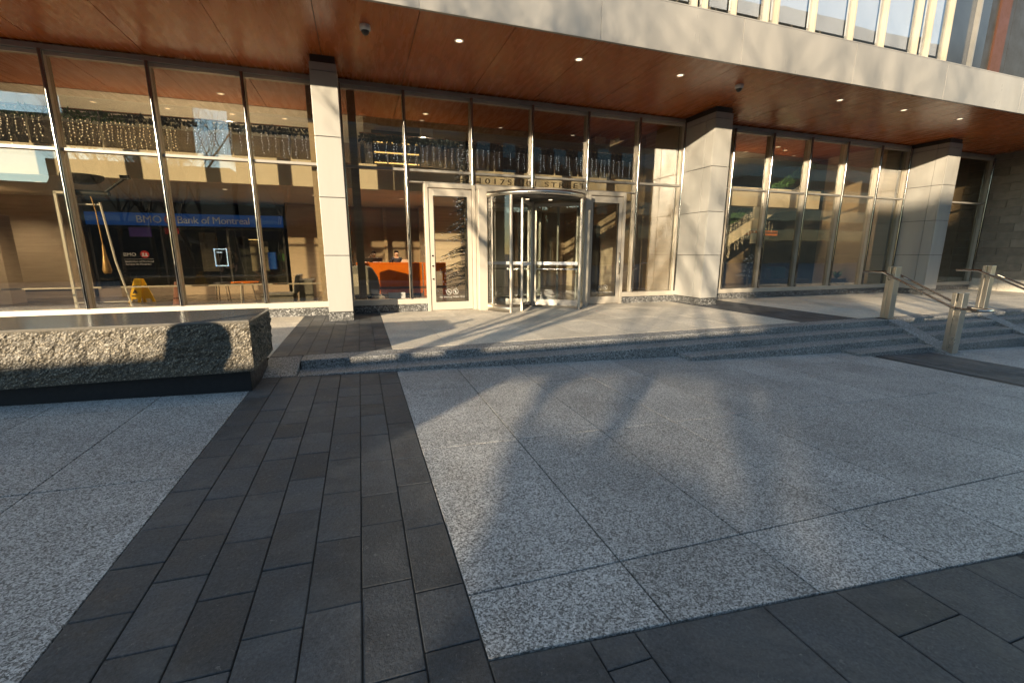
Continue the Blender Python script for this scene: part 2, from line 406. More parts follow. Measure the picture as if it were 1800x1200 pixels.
# ---------------------------------------------------------------- steps
YF = [6.45, 6.09, 5.73, 5.37]; ZS = [ZT, .03, -.091, -.212]
def flight(name, xl, xr, x0, label):
    t = thing(name, (x0, 6.45, 0), label, 'steps')
    for k in range(4):
        a, b = xl(k), xr(k)
        back = YF[k-1] if k else 6.797
        a2, b2 = (xl(k-1), xr(k-1)) if k else (a, b)
        if a is None: continue
        if a2 is None: a2 = a
        # long tread cut in a few stones
        n = max(1, int((b-a)/2.6))
        for i in range(n):
            u, v = a+(b-a)*i/n+.0015, a+(b-a)*(i+1)/n-.0015
            e = 0 if i < n-1 else (b2-b)
            s_ = 0 if i > 0 else 0
            MB().hexa([(u,YF[k],-.6),(v,YF[k],-.6),(v+e,back,-.6),(u+s_,back,-.6)],
                      [(u,YF[k],ZS[k]),(v,YF[k],ZS[k]),(v+e,back,ZS[k]),(u+s_,back,ZS[k])]).build('step', 'granite_d', t, .008)
    return t
flight('granite_steps', lambda k: [-.85, -.86, 5.1, 8.6][k], lambda k: 11.06-.12*k, 3, 'long flight of speckled grey granite steps leading up to the revolving door')
flight('granite_steps', lambda k: 11.54-.13*k, lambda k: 14.36-.1*k, 13, 'short flight of granite steps between the two stainless handrails')
flight('granite_steps', lambda k: 14.82-.12*k, lambda k: 19, 17, 'granite steps at the right edge, beyond the farther handrail')
def cheek(f, label):
    # tilted stone between two flights
    ax = lambda k: f[0]-f[1]*k; bx_ = lambda k: f[2]-f[3]*k
    yb, yf = 6.797, 5.05
    k = 3.9
    MB().hexa([(ax(k)+.005,yf,-.7),(bx_(k)-.005,yf,-.7),(bx_(0)-.005,yb,-.7),(ax(0)+.005,yb,-.7)],
        [(ax(k)+.005,yf,-.335),(bx_(k)-.005,yf,-.335),(bx_(0)-.005,6.5,ZT-.004),(ax(0)+.005,6.5,ZT-.004)]).build('sloped_kerb', 'granite_d', None, .006)
    o = bpy.context.scene.collection.objects[-1]
    tag(o, label, 'kerb', 'sloped granite kerbs')
cheek((11.06, .12, 11.54, .13), 'sloped granite kerb under the near handrail, left of the short flight')
cheek((14.36, .1, 14.82, .12), 'sloped granite kerb under the farther handrail')
rb = MB().hexa([(-1.29,6.1,-.2),(-.87,6.1,-.2),(-.86,6.797,-.2),(-1.29,6.797,-.2)],[(-1.29,6.1,.045),(-.875,6.1,.033),(-.865,6.797,ZT-.002),(-1.29,6.797,ZT-.002)])
tag(rb.build('ramp_stone', 'granite_d', None, .006), 'sloped granite ramp stone between the rough bench and the left end of the steps', 'ramp')

# ---------------------------------------------------------------- handrails
def handrail(x0, label):
    t = thing('handrail', (x0, 6.6, ZT), label, 'handrail', 'stainless handrails on the steps')
    p1 = (x0+.17, 6.62, ZT, 1.30); p2 = (x0-.22, 5.2, -.33, .86)
    for p in (p1, p2):
        h = MB(); a = .088
        h.box(p[0]-a, p[0]+a, p[1]-a, p[1]-.016, p[2], p[3]).box(p[0]-a, p[0]+a, p[1]+.016, p[1]+a, p[2], p[3])
        h.box(p[0]-a+.012, p[0]+a-.012, p[1]-.0159, p[1]+.0159, p[2], p[3]-.16)
        po = h.build('post', 'brushed', t, .006)
        z = p[3]-.26
        for s_ in (-1, 1):
            MB().tube([(p[0]+s_*.088, p[1], z-.02), (p[0]+s_*.14, p[1], z-.03), (p[0]+s_*.17, p[1], z+.02)], .011, 6).build('bracket', 'steel', po)
    sk = (p2[0]-p1[0])/(p2[1]-p1[1])
    for s_ in (-1, 1):
        X = lambda y: p1[0]+sk*(y-p1[1])+s_*.175
        pts = [(X(7.25), 7.25, 1.17), (X(6.75), 6.75, 1.17), (X(6.66), 6.66, 1.14), (X(5.25), 5.25, .6), (X(5.15), 5.15, .575), (X(4.78), 4.78, .572)]
        if s_ == 1:
            pts += [(X(4.72)-.06, 4.70, .572), (X(4.7)-.29, 4.70, .572), (X(4.72)-.35, 4.76, .572)]
        m = MB()
        m.tube(pts, .023, 10)
        m.build('rail', 'steel', t)
    return t
handrail(11.06, 'near stainless double handrail with two square posts beside the long flight of steps')
handrail(14.56, 'farther stainless handrail at the right edge, behind the near one')

# ---------------------------------------------------------------- rough stone bench
def bench():
    t = thing('stone_bench', (-3.2, 6, .05), 'long dark stone bench with rough split sides and a smooth top, at the left', 'bench')
    x0, x1, y0, y1, z0, z1 = -6.6, -1.2, 5.47, 6.62, .29, .85
    rr = random.Random(3)
    def skin(P, nu, nv, nrm, amp):
        vs = []; fs = []
        for j in range(nv+1):
            for i in range(nu+1):
                u, v = i/nu, j/nv
                p = P(u, v); e = min(1, 6*min(v, 1-v)+.25)
                d = 1.1*mnoise.noise(p*5.5)+.8*mnoise.noise(p*14)+.55*mnoise.noise(p*34)+rr.uniform(-.25, .25)
                vs.append(p+Vector(nrm)*(amp*d*e))
        for j in range(nv):
            for i in range(nu): a = j*(nu+1)+i; fs.append((a, a+1, a+nu+2, a+nu+1))
        return vs, fs
    m = MB()
    m.add(*skin(lambda u, v: Vector((x0+(x1-x0)*u, y0+.0*v, z0+(z1-z0)*v)), 380, 40, (0,-1,0), .014))
    m.add(*skin(lambda u, v: Vector((x1, y0+(y1-y0)*u, z0+(z1-z0)*v)), 80, 40, (1,0,0), .034))
    m.add(*skin(lambda u, v: Vector((x1-(x1-x0)*u, y1, z0+(z1-z0)*v)), 60, 10, (0,1,0), .02))
    m.add([(x0,y0,z0),(x1,y0,z0),(x1,y1,z0),(x0,y1,z0)], [(3,2,1,0)])
    m.add([(x0,y0,z0),(x0,y1,z0),(x0,y1,z1),(x0,y0,z1)], [(0,1,2,3)])
    m.build('seat_block', 'stone', t)
    MB().box(x0-.005, x1+.006, y0-.006, y1+.006, z1-.012, z1+.02).build('top_slab', 'stone_top', t, .007)
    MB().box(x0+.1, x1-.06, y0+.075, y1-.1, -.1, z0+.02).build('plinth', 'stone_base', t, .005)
bench()

# ---------------------------------------------------------------- the building
def pane(name, m, parent, x0, x1, y0, y1, z0, z1, w=.0035):
    d = [rnd.uniform(-w, w) for _ in range(4)]
    q = [(x0,z0),(x1,z0),(x1,z1),(x0,z1)]
    return MB().add([(x,y0+k,z) for (x, z), k in zip(q, d)]+[(x,y1+k,z) for (x, z), k in zip(q, d)], [(0,1,2),(0,2,3),(6,5,4),(7,6,4),(0,4,5,1),(1,5,6,2),(2,6,7,3),(3,7,4,0)]).build(name, m, parent)
B = thing('office_building', (4, 14, 0), 'office building with a beige canopy fascia, wood soffit and tall glazed lobby front', 'building')
YG = 11.2; ZS0, ZF1 = 5.33, 6.15
# soffit: veneer panels with shadow gaps
sf = MB()
for i in range(-11, 14):
    x0 = 1.15+1.6*i
    for a, b in ((7.86, 9.54), (9.546, 11.23)) if False else ((7.86, 11.23),):
        sf.box(x0+.006, x0+1.594, a, b, ZS0, ZS0+.03)
sf.build('soffit', 'soffit', B)
bx('soffit_void', 'black', B, -16.5, 24, 7.86, 11.25, ZS0+.032, ZS0+.3)
# fascia
for i in range(-6, 8):
    x0 = 1.13+3.2*i
    MB().box(x0+.006, x0+3.194, 7.80, 7.86, ZS0-.005, ZF1).build('fascia_panel', 'fascia', B, .004)
bx('fascia_backing', 'white', B, -18, 26.7, 7.815, 7.87, ZS0+.0, ZF1-.01)
bx('fascia_coping', 'fascia', B, -18, 26.7, 7.80, 8.2, ZF1+.003, ZF1+.025)
# upper curtain wall
fx = [6.53-1.07*k for k in range(20, 0, -1)]+[6.53, 6.78, 7.5, 8.35, 8.62, 9.68, 10.86, 11.89, 13.06, 13.49, 14.19]
for a, b in zip(fx[:-1], fx[1:]):
    pane('upper_window_pane', 'glass_up', B, a, b, 8.12, 8.125, ZF1+.03, 9.3)
    lift = .34 if b-a > .5 else .9
    if b-a > .5: bx('window_blind', 'blind', B, a+.03, b-.03, 8.25, 8.26, ZF1+lift, 9.3)
for x in fx: MB().box(x-.03, x+.03, 8.03, 8.16, ZF1+.026, 9.3).build('window_fin', 'fin', B, .006)
bx('upper_sill', 'alu', B, -15, 14.2, 8.05, 8.3, ZF1+.026, ZF1+.06)
bx('upper_room', 'trav', B, -15, 14.2, 11.5, 11.6, ZF1+.03, 9.3)
bx('upper_room_ceiling', 'ceil_w', B, -15, 17.9, 8.12, 11.6, 9.3, 9.4)
bx('upper_room_floor', 'floor', B, -15, 17.9, 7.87, 11.6, ZF1-.2, ZF1-.01)
for a, b, m in ((14.25, 15.15, 'bldg'), (15.2, 15.75, 'bldg'), (16.75, 24, 'dark_in')): bx('corner_window', m, B, a, b, 8.1, 8.14, ZF1+.03, 9.3)
bx('corner_mullion', 'alu_d', B, 15.15, 15.2, 8.0, 8.16, ZF1+.03, 9.3)
bx('corner_window', 'dark_in', B, 15.76, 16.05, 8.1, 8.14, ZF1+.03, 9.3); bx('rust_cladding', 'brown', B, 16.07, 16.5, 8.06, 8.16, ZF1+.03, 9.3); bx('corner_window', 'dark_in', B, 16.5, 16.74, 8.1, 8.14, ZF1+.03, 9.3)
bx('upper_facade', 'fascia', B, -18, 24, 7.9, 24, 9.42, 26)
for k in range(5):
    for j in range(3): bx('upper_window_band', 'bldg', B, -17+8.2*k, -9.6+8.2*k, 7.86, 7.9, 10.8+4.2*j, 13.2+4.2*j)
# columns and piers clad in panels
def pier(x0, x1, y0, name='pier'):
    c = MB().box(x0+.03, x1-.03, y0+.03, YG+.3, ZT, 5.2).build(name, 'black', B)
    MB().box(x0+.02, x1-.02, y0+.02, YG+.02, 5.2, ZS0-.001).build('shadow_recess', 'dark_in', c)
    MB().box(x0-.002, x1+.002, y0-.002, YG-.02, ZT+.0, .33).build('plinth', 'plinth', c, .004)
    zz = [.345, 1.535, 2.70, 3.86, 5.05, 5.2]
    ys = [y0, y0+.33, YG-.012] if name == 'pier' else [y0, YG-.012]
    for a, b in zip(zz[:-1], zz[1:]):
        g_ = .007
        MB().box(x0, x1, y0, y0+.028, a+g_, b-g_).build('cladding_panel', 'panel', c, .003)
        for xa, xb in ((x0, x0+.028), (x1-.028, x1)):
            for k in range(len(ys)-1):
                MB().box(xa, xb, (ys[k] if k else y0+.03)+g_, ys[k+1]-g_, a+g_, b-g_).build('cladding_panel', 'panel', c, .003)
    return c
pier(-.69, -.2, 10.08, 'column')
pier(9.0, 9.56, 9.98)
pier(18.75, 19.42, 10.05)
# glazed front
ZR, ZTr = 5.19, 3.51
groups = [([-14.85+1.6*k for k in range(0, 9)]+[-.68], False), ([-.2, 1.17, 2.76, 4.34, 5.92, 7.5, 9.0], True), ([9.45, 10.8, 12.32, 13.93, 15.57, 17.22, 18.72], False), ([19.45, 20.6, 23.6], False)]
for xs, door in groups:
    xa, xb = xs[0], xs[-1]
    # head rail and transoms
    MB().box(xa, xb, YG-.06, YG+.14, ZR+.012, ZS0-.03).build('head_rail', 'alu_d', B, .004)
    MB().box(xa, xb, YG-.005, YG+.12, ZR-.055, ZR+.008).build('head_frame', 'alu', B, .003)
    for a, b in zip(xs[:-1], xs[1:]):
        dz = [(ZTr, None)]
        MB().box(a+.03, b-.03, YG-.045, YG+.1, ZTr-.028, ZTr+.028).build('transom', 'alu_d', B, .004)
    segs = [(xa, xb)] if not door else [(xa, 1.56), (7.16, xb)]
    for a, b in segs:
        MB().box(a, b, YG-.09, YG+.16, .345, .475).build('sill', 'alu', B, .005)
        n = max(1, int((b-a)/1.55))
        for i in range(n): MB().box(a+(b-a)*i/n+.002, a+(b-a)*(i+1)/n-.002, YG-.075, YG+.1, ZT-.05, .34).build('plinth_stone', 'plinth', B, .004)
    for a, b in zip(xs[:-1], xs[1:]):
        pane('glass_pane', 'glass', B, a+.01, b-.01, YG+.03, YG+.036, ZTr+.02, ZR-.04)
        if door and a in (2.76, 4.34): pass
        elif door and a == 1.17: pane('glass_pane', 'glass', B, a+.01, 1.56, YG+.03, YG+.036, .46, 3.22)
        elif door and a == 5.92: pane('glass_pane', 'glass', B, 7.16, b-.01, YG+.03, YG+.036, .46, 3.22)
        else: pane('glass_pane', 'glass', B, a+.01, b-.01, YG+.03, YG+.036, .46, ZTr-.02)
    for x in xs:
        if x in (-.68, 9.45, 18.72, 9.0, 19.45, 23.6): z0 = .475; w = .022
        else: w = .026
        z0 = 3.24 if x in (2.76, 4.34, 5.92) else .475
        fo = MB().box(x-w, x+w, YG-.07, YG+.17, z0, ZR).build('mullion', 'alu', B, .003)
        MB().tube([(x, YG-.085, z0), (x, YG-.08, ZR+.01)], .034, 14).build('mullion_cap', 'cap', fo)
# panes over the doors, door head rail
MB().box(1.17, 7.5, YG-.05, YG+.1, 3.235, 3.262).build('door_head_rail', 'alu_d', B, .003)
for a, b in ((1.2, 2.74), (2.78, 4.32), (4.36, 5.9), (5.94, 7.48)): pane('glass_pane', 'glass', B, a, b, YG+.03, YG+.036, 3.262, ZTr-.03)
bx('inner_guard_rail', 'alu', B, -14.8, -.7, YG+.3, YG+.33, .86, .89)

def swing_door(x0, x1, hinge_left, label):
    f = MB(); w = .085
    f.box(x0, x0+w, YG-.1, YG+.12, ZT, 3.23).box(x1-w, x1, YG-.1, YG+.12, ZT, 3.23).box(x0+w, x1-w, YG-.1, YG+.12, 3.13, 3.23)
    d = f.build('door', 'alu', B, .005); d['label'] = label
    a, b = x0+w+.012, x1-w-.012; s = .115
    l = MB(); l.box(a, a+s, YG-.075, YG-.02, ZT+.015, 3.11).box(b-s, b, YG-.075, YG-.02, ZT+.015, 3.11)
    l.box(a+s, b-s, YG-.075, YG-.02, ZT+.015, .37).box(a+s, b-s, YG-.075, YG-.02, 2.945, 3.11)
    l.build('door_leaf', 'alu', d, .004)
    k = MB(); e = .014
    for q in ((a+s, a+s+e, .37, 2.945), (b-s-e, b-s, .37, 2.945), (a+s, b-s, .37, .37+e), (a+s, b-s, 2.945-e, 2.945)): k.box(q[0], q[1], YG-.079, YG-.05, q[2], q[3])
    k.build('gasket', 'black', d)
    bx('door_pane', 'glass_door', d, a+s, b-s, YG-.048, YG-.042, .37, 2.945)
    hx = b-.05 if hinge_left else a+.055
    h = MB()
    if hinge_left:
        h.tube([(hx, YG-.075, 1.0), (hx, YG-.13, 1.02), (hx, YG-.13, 1.58), (hx, YG-.075, 1.6)], .014, 8)
        h.build('handle', 'steel', d)
    else:
        for z in (1.52, 1.27, .95): h.tube([(hx, YG-.075, z), (hx, YG-.1, z)], .02, 10)
        h.build('lock', 'steel', d)
    cx = (a+b)/2
    de = MB()
    for sx in (-.085, .085):
        de.lathe([(.062, 0), (.072, 0)], (0,0,0), 28)
        n0 = len(de.v)-56
        for i in range(n0, len(de.v)): v = de.v[i]; de.v[i] = (cx+sx+v[0], YG-.052, .62+v[1])
        de.add([(cx+sx-.045,YG-.052,.655),(cx+sx-.036,YG-.052,.665),(cx+sx+.045,YG-.052,.585),(cx+sx+.036,YG-.052,.575)], [(0,1,2,3)])
    de.box(cx-.085-.035, cx-.085+.03, YG-.053, YG-.0525, .613, .627)
    de.box(cx+.085-.012, cx+.085+.012, YG-.053, YG-.0525, .585, .655)
    de.build('decal', 'decal', d)
    text('No Smoking Within 10 m', .062, 'decal', 'decal_text', d, (cx, YG-.051, .47), .0005, 'CENTER')
swing_door(1.56, 2.82, False, 'left glass door with three round locks')
swing_door(5.93, 7.16, True, 'right glass door with a long pull handle')
bx('door_side_box', 'alu', B, 2.83, 3.05, 10.85, YG+.1, ZT, 3.1, bevel=.006)
bx('door_side_box', 'alu', B, 5.76, 5.92, 10.85, YG+.1, ZT, 3.1, bevel=.006)
bx('door_head_panel', 'alu', B, 2.83, 5.92, YG-.06, YG+.1, 3.10, 3.232)
text('10175 101 STREET', .185, 'bronze', 'address_sign', None, (2.93, YG-.10, 3.275), .012, 'LEFT', 1.33)
a_ = COL.objects[-1]; tag(a_, 'raised metal address letters 10175 101 STREET above the revolving door', 'sign')
_xs = [v.co.x for v in a_.data.vertices]; _k = 2.92/(max(_xs)-min(_xs)); _x0 = min(_xs)
for v in a_.data.vertices: v.co.x = 2.93+(v.co.x-_x0)*_k

# revolving door
CX, CY, RD = 4.38, 11.2, 1.36
rv = MB().lathe([(RD-.03, 2.93), (RD+.03, 2.93), (RD+.03, 3.04), (0, 3.04)], (CX,CY,0), 64)
rv.lathe([(RD-.03, 2.93), (0, 2.93)], (CX,CY,0), 64)
rvd = rv.build('revolving_door', 'brushed', B)
rvd['label'] = 'stainless steel revolving door in a round glass drum'
bx_c = MB().lathe([(0, 2.9), (RD-.05, 2.9), (RD-.05, 2.929)], (CX,CY,0), 64).build('drum_ceiling', 'dark_in', rvd)
cl = MB()
for dx, dy in ((-.35, -.55), (.25, -.6)): cl.lathe([(0, 2.89), (.045, 2.89), (.05, 2.899)], (CX+dx,CY+dy,0), 12)
cl.build('drum_light', 'lamp', rvd)
def arc(a0, a1, name='drum_glass'):
    n = 20
    MB().lathe([(RD, .33), (RD, 2.93)], (CX,CY,0), n, R(a0), R(a1)).build(name, 'glass_door', rvd)
    MB().lathe([(RD-.03, ZT), (RD+.025, ZT), (RD+.025, .33), (RD-.03, .33), (RD-.03, ZT)], (CX,CY,0), n, R(a0), R(a1)).build('drum_base', 'brushed', rvd)
    p = MB()
    for a in (a0, a1):
        x, y = CX+RD*math.cos(R(a)), CY+RD*math.sin(R(a)); p.tube([(x,y,ZT), (x,y,2.93)], .038, 12)
    mid = (a0+a1)/2; x, y = CX+RD*math.cos(R(mid)), CY+RD*math.sin(R(mid)); p.tube([(x,y,.33), (x,y,2.93)], .018, 8)
    p.build('drum_post', 'alu', rvd)
arc(178, 227); arc(313, 362); arc(35, 85); arc(95, 145)
MB().tube([(CX,CY,ZT), (CX,CY,2.9)], .05, 14).build('centre_shaft', 'alu', rvd)
for a in (238, 328, 58, 148):
    c, s = math.cos(R(a)), math.sin(R(a))
    def P(r, t, z): return (CX+c*r-s*t, CY+s*r+c*t, z)
    def bar(mb, r0, r1, t, z0, z1): mb.hexa([P(r0,-t,z0),P(r1,-t,z0),P(r1,t,z0),P(r0,t,z0)], [P(r0,-t,z1),P(r1,-t,z1),P(r1,t,z1),P(r0,t,z1)])
    w = MB(); bar(w, .07, .12, .022, .2, 2.85); bar(w, 1.25, 1.31, .022, .2, 2.85); bar(w, .12, 1.25, .022, 2.77, 2.85)
    wg = w.build('wing', 'alu', rvd)
    w = MB(); bar(w, .12, 1.25, .024, .2, .36); w.build('wing_kick_plate', 'steel', rvd)
    w = MB(); bar(w, .12, 1.25, .003, .36, 2.77); w.build('wing_glass', 'glass_door', rvd)
    w = MB(); w.tube([P(.12,-.06,1.17), P(1.25,-.06,1.17)], .017, 8); w.build('push_bar', 'steel', rvd)
    w = MB(); bar(w, .14, 1.23, .006, 1.28, 1.36); w.build('wing_decal', 'blind', rvd)

# lobby shell
ZFl = .16
bx('lobby_floor', 'floor', B, -16, 24, YG+.17, 24, ZFl-.14, ZFl)
lc = MB()
for i in range(-11, 14):
    x0 = 1.15+1.6*i
    for a, b in ((YG+.15, 12.6), (12.606, 13.9)): lc.box(x0+.005, x0+1.595, a, b, ZS0, ZS0+.03)
lc.build('lobby_ceiling', 'soffit_in', B)
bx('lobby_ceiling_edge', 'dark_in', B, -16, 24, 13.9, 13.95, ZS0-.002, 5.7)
bx('gallery_ceiling', 'ceil_w', B, -16, 24, 13.95, 24, 5.6, 5.7)
bx('lobby_roof', 'black', B, -16.5, 24, 11.25, 24.3, 5.72, 5.95)
bx('lobby_back_wall', 'wall_t', B, -16, 24, 23.9, 24.2, 0, 5.72)
bx('lobby_end_wall', 'trav', B, -16.3, -16, 7.9, 24.2, 0, 5.7)
bx('lobby_end_wall', 'wall_t', B, 23.7, 24, 11.2, 24.2, 0, 5.7)
# gallery slab with its cream edge band
MB().box(-16, 17.3, 13.2, 13.35, 3.29, 3.95).build('gallery_edge', 'cream', B, .006)
bx('gallery_slab', 'ceil_w', B, -16, 17.3, 13.35, 19, 3.3, 3.6)
bx('gallery_back_wall', 'trav', B, .35, 8.8, 14.9, 15.0, 3.6, 5.7)
bx('gallery_back_wall', 'wall_t', B, -16, .3, 18.6, 18.8, 3.6, 5.7)
bx('gallery_back_wall', 'trav', B, 9.5, 13, 18.6, 18.8, 3.6, 5.7)
bx('gallery_recess', 'dark_in', B, .55, 2.0, 14.75, 14.89, 3.62, 5.2)
bx('gallery_sign_panel', 'ceil_w', B, .36, .56, 14.6, 14.88, 3.6, 5.15)
text('14', .16, 'dark_in', 'room_number', B, (.37, 14.59, 4.72), .003)
bx('gallery_bulkhead', 'ceil_w', B, 2.0, 2.35, 14.4, 14.7, 4.95, 5.3)
bx('gallery_door', 'dark_in', B, 4.7, 5.5, 14.86, 14.895, 3.62, 4.85)
for k in range(3): bx('gallery_light_tube', 'tube', B, .62, 1.95, 14.66+.02*k, 14.70+.02*k, 4.84-.29*k, 4.87-.29*k)
rl = MB()
for xa, xb in ((-15.5, -.9), (.2, 8.6), (9.7, 12.4)):
    rl.tube([(xa,13.24,4.72), (xb,13.24,4.72)], .025, 6)
rl.build('gallery_rail', 'steel', B)
gp = MB()
for x in [.9, 1.7, 2.5, 3.3, 3.95, 4.7, 5.0, 5.9, 6.7, 7.5]: gp.box(x-.018, x+.018, 13.215, 13.24, 3.95, 4.25)
for x in [-1.5-1.3*k for k in range(10)]: gp.box(x-.014, x+.014, 13.215, 13.24, 3.95, 4.68)
gp.build('gallery_post', 'cream', B)
for xa, xb in ((-15.5, -8.1), (-8.09, -.9), (.2, 4.4), (4.41, 8.6), (9.7, 12.4)): bx('gallery_glass', 'glass_door', B, xa, xb, 13.26, 13.268, 3.95, 4.66)
# ground-floor lobby walls
bx('lobby_wall', 'trav', B, -12, -8.25, 18.0, 18.2, ZFl, 3.3)
bx('lobby_wall', 'trav', B, -2.4, -.75, 18.0, 18.2, ZFl, 3.3)
bx('lobby_wall', 'wall_t', B, -.6, 8.8, 18.4, 18.6, ZFl, 3.3)
bx('lobby_wall_panel', 'trav', B, 2.2, 4.6, 17.2, 17.35, ZFl, 3.29)
bx('stub_wall', 'trav', B, -.9, -.72, 11.45, 11.7, ZFl, ZS0-.01); bx('stub_wall', 'trav', B, -.06, .12, 11.45, 11.7, ZFl, ZS0-.01)
bx('stub_wall', 'trav', B, 9.0, 9.5, 11.45, 18.4, ZFl, ZS0-.01)
bx('stub_wall', 'trav', B, 18.0, 18.72, 11.45, 13.6, ZFl, ZS0-.01); bx('stair_side_wall', 'dark_in', B, 18.3, 18.6, 13.61, 19.4, ZFl, ZS0-.01)
bx('side_wall', 'trav', B, 8.75, 8.99, 13.0, 18.4, ZFl, ZS0-.01)
for k in range(7): bx('wall_pilaster', 'trav', B, -.4+1.35*k, -.28+1.35*k, 18.2, 18.4, ZFl, 3.29)
for k in range(3): bx('lift_door', 'alu_d', B, 5.0+1.1*k, 5.9+1.1*k, 18.34, 18.39, ZFl, 2.5)
bx('lobby_niche', 'dark_in', B, 8.0, 8.7, 15.2, 15.3, ZFl, 2.6)
bx('wall_base', 'dark_in', B, -12, -8.25, 17.985, 17.999, .4, .43)
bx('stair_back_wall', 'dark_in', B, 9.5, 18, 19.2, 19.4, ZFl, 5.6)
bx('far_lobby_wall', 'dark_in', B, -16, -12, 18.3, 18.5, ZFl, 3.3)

# stone side wall at the right: courses of blocks
sw = thing('stone_wall', (24, 9, ZT), 'dark stone block wall running forward at the right edge under the canopy', 'wall')
bx('mortar_core', 'mortar', sw, 23.66, 24.3, 7.9, 11.9, -.5, 5.3)
bl = MB(); z = .62; row = 0
while z < 5.25:
    h = .30; y = 11.88-(.0 if row % 2 else .42)
    first = True
    yy = 11.88
    while yy > 7.9:
        L = .45 if (first and row % 2) else rnd.choice((.9, .9, .8)); y0 = max(7.9, yy-L)
        d = rnd.uniform(-.004, .006)
        bl.box(23.64-d, 23.7, y0+.006, yy-.006, z+.006, z+h-.006); yy = y0; first = False
    z += h; row += 1
bl.build('stone_blocks', 'block', sw, .004, 1)
bc = MB()
for k in range(5): bc.box(23.62, 23.7, 11.88-.8*(k+1)+.004, 11.88-.8*k-.004, ZT, .6)
bc.build('base_course', 'granite_t', sw, .004)

# ---------------------------------------------------------------- ceiling fittings
def downlight(x, y, z, label, grp, watt=105):
    t = thing('downlight', (x, y, z), label, 'ceiling light', grp)
    MB().lathe([(.062, .004), (.062, -.006), (.085, -.006), (.088, 0), (.088, .004)], (x,y,z), 20).build('trim', 'white', t)
    MB().lathe([(0, .003), (.062, .003), (.062, -.002), (0, -.002)], (x,y,z), 20).build('lens', 'lamp', t)
    if y > YG:
        d = bpy.data.lights.new('lamp', 'SPOT'); d.energy = watt; d.color = (1, .8, .58); d.shadow_soft_size = .05; d.spot_size = R(140); d.spot_blend = .6
        o = bpy.data.objects.new('lamp', d); COL.objects.link(o); o.parent = t; o.location = (0, 0, -.06)
names = ['above the left glass door', 'above the revolving door', 'between the right glass door and the second dome camera', 'just left of the middle pier', 'second from the right end of the soffit row', 'last but one, nearer the right end', 'at the far right end of the soffit row']
for x, s in ((1.94, 'above the left glass door'), (4.34, 'above the revolving door'), (6.76, 'left of the second dome camera'),
             (11.58, 'right of the second dome camera'), (13.98, 'second from the right end'), (16.37, 'at the far right end')):
    downlight(x, 8.66, ZS0, 'small round lit downlight in the wood soffit, '+s, 'soffit downlights')
downlight(-2.91, 13.18, ZS0, 'round lit downlight in the lobby ceiling behind the left glazing', 'lobby downlights')
downlight(1.96, 13.15, ZS0, 'round lit downlight in the lobby ceiling behind the glass above the left door', 'lobby downlights')
downlight(15.2, 13.2, ZS0, 'round lit downlight in the lobby ceiling behind the right glazing', 'lobby downlights')
for k, x in enumerate((-6.6, -4.9, -3.3, -1.9, 10.3, 11.1, 11.7)): downlight(x, 16.0, 5.6, 'tiny downlight in the white gallery ceiling seen through the glass', 'gallery downlights')
for x, y in ((-1.2, 15.2), (1.4, 15.2), (3.3, 15.2), (6.1, 15.2), (-9.6, 16.4), (-7.4, 14.6), (-5.3, 16.4), (-3.4, 14.6), (-9.6, 14.2), (14.5, 12.9)): downlight(x, y, 3.3 if y > 13.2 else ZS0, 'small downlight under the gallery seen through the glass', 'gallery underside downlights')
def dome(x, y, label):
    t = thing('security_camera', (x, y, ZS0), label, 'security camera', 'dome cameras on the soffit')
    MB().lathe([(.085, 0), (.09, -.02), (.088, -.07), (.07, -.085)], (x,y,ZS0), 24).build('housing', 'white', t)
    MB().lathe([(.066, -.085), (.058, -.115), (.035, -.14), (0, -.15)], (x,y,ZS0), 24).build('dome_cover', 'black', t)
dome(.33, 8.64, 'white dome camera on the wood soffit above the column, nearest')
dome(8.4, 8.68, 'white dome camera on the soffit in front of the middle pier')
ex = thing('exit_sign', (7.6, 13.5, 5.33), 'white box sign hanging from the lobby ceiling, seen from behind', 'sign')
MB().box(7.42, 7.8, 13.47, 13.53, 5.02, 5.26).build('sign_box', 'ceil_w', ex, .01); MB().tube([(7.6,13.5,5.26), (7.6,13.5,5.33)], .015, 6).build('stem', 'white', ex)

# ---------------------------------------------------------------- festive lights and greenery
def garland(p0, p1, r, n, m, label, grp='tinsel garlands along the gallery'):
    a, b = Vector(p0), Vector(p1); mb = MB(); L = (b-a).length; d = (b-a)/L
    e1 = d.cross(Vector((0,0,1))).normalized(); e2 = e1.cross(d)
    for i in range(n):
        t = rnd.random(); c = a.lerp(b, t); th = rnd.uniform(0, 2*math.pi)
        dr = (math.cos(th)*e1+math.sin(th)*e2+d*rnd.uniform(-.7, .7)).normalized()
        rr = r*rnd.uniform(.5, 1.25)*(1+.25*math.sin(t*L*9)); s = dr.cross(Vector((rnd.random(), rnd.random(), rnd.random()))).normalized()*rnd.uniform(.016, .034)
        q = c+dr*.01; m_ = c+dr*rr*.55; e = c+dr*rr
        mb.add([q, m_+s, e, m_-s], [(0,1,2,3)])
    o = mb.build('garland', m, None); tag(o, label, 'garland', grp); return o
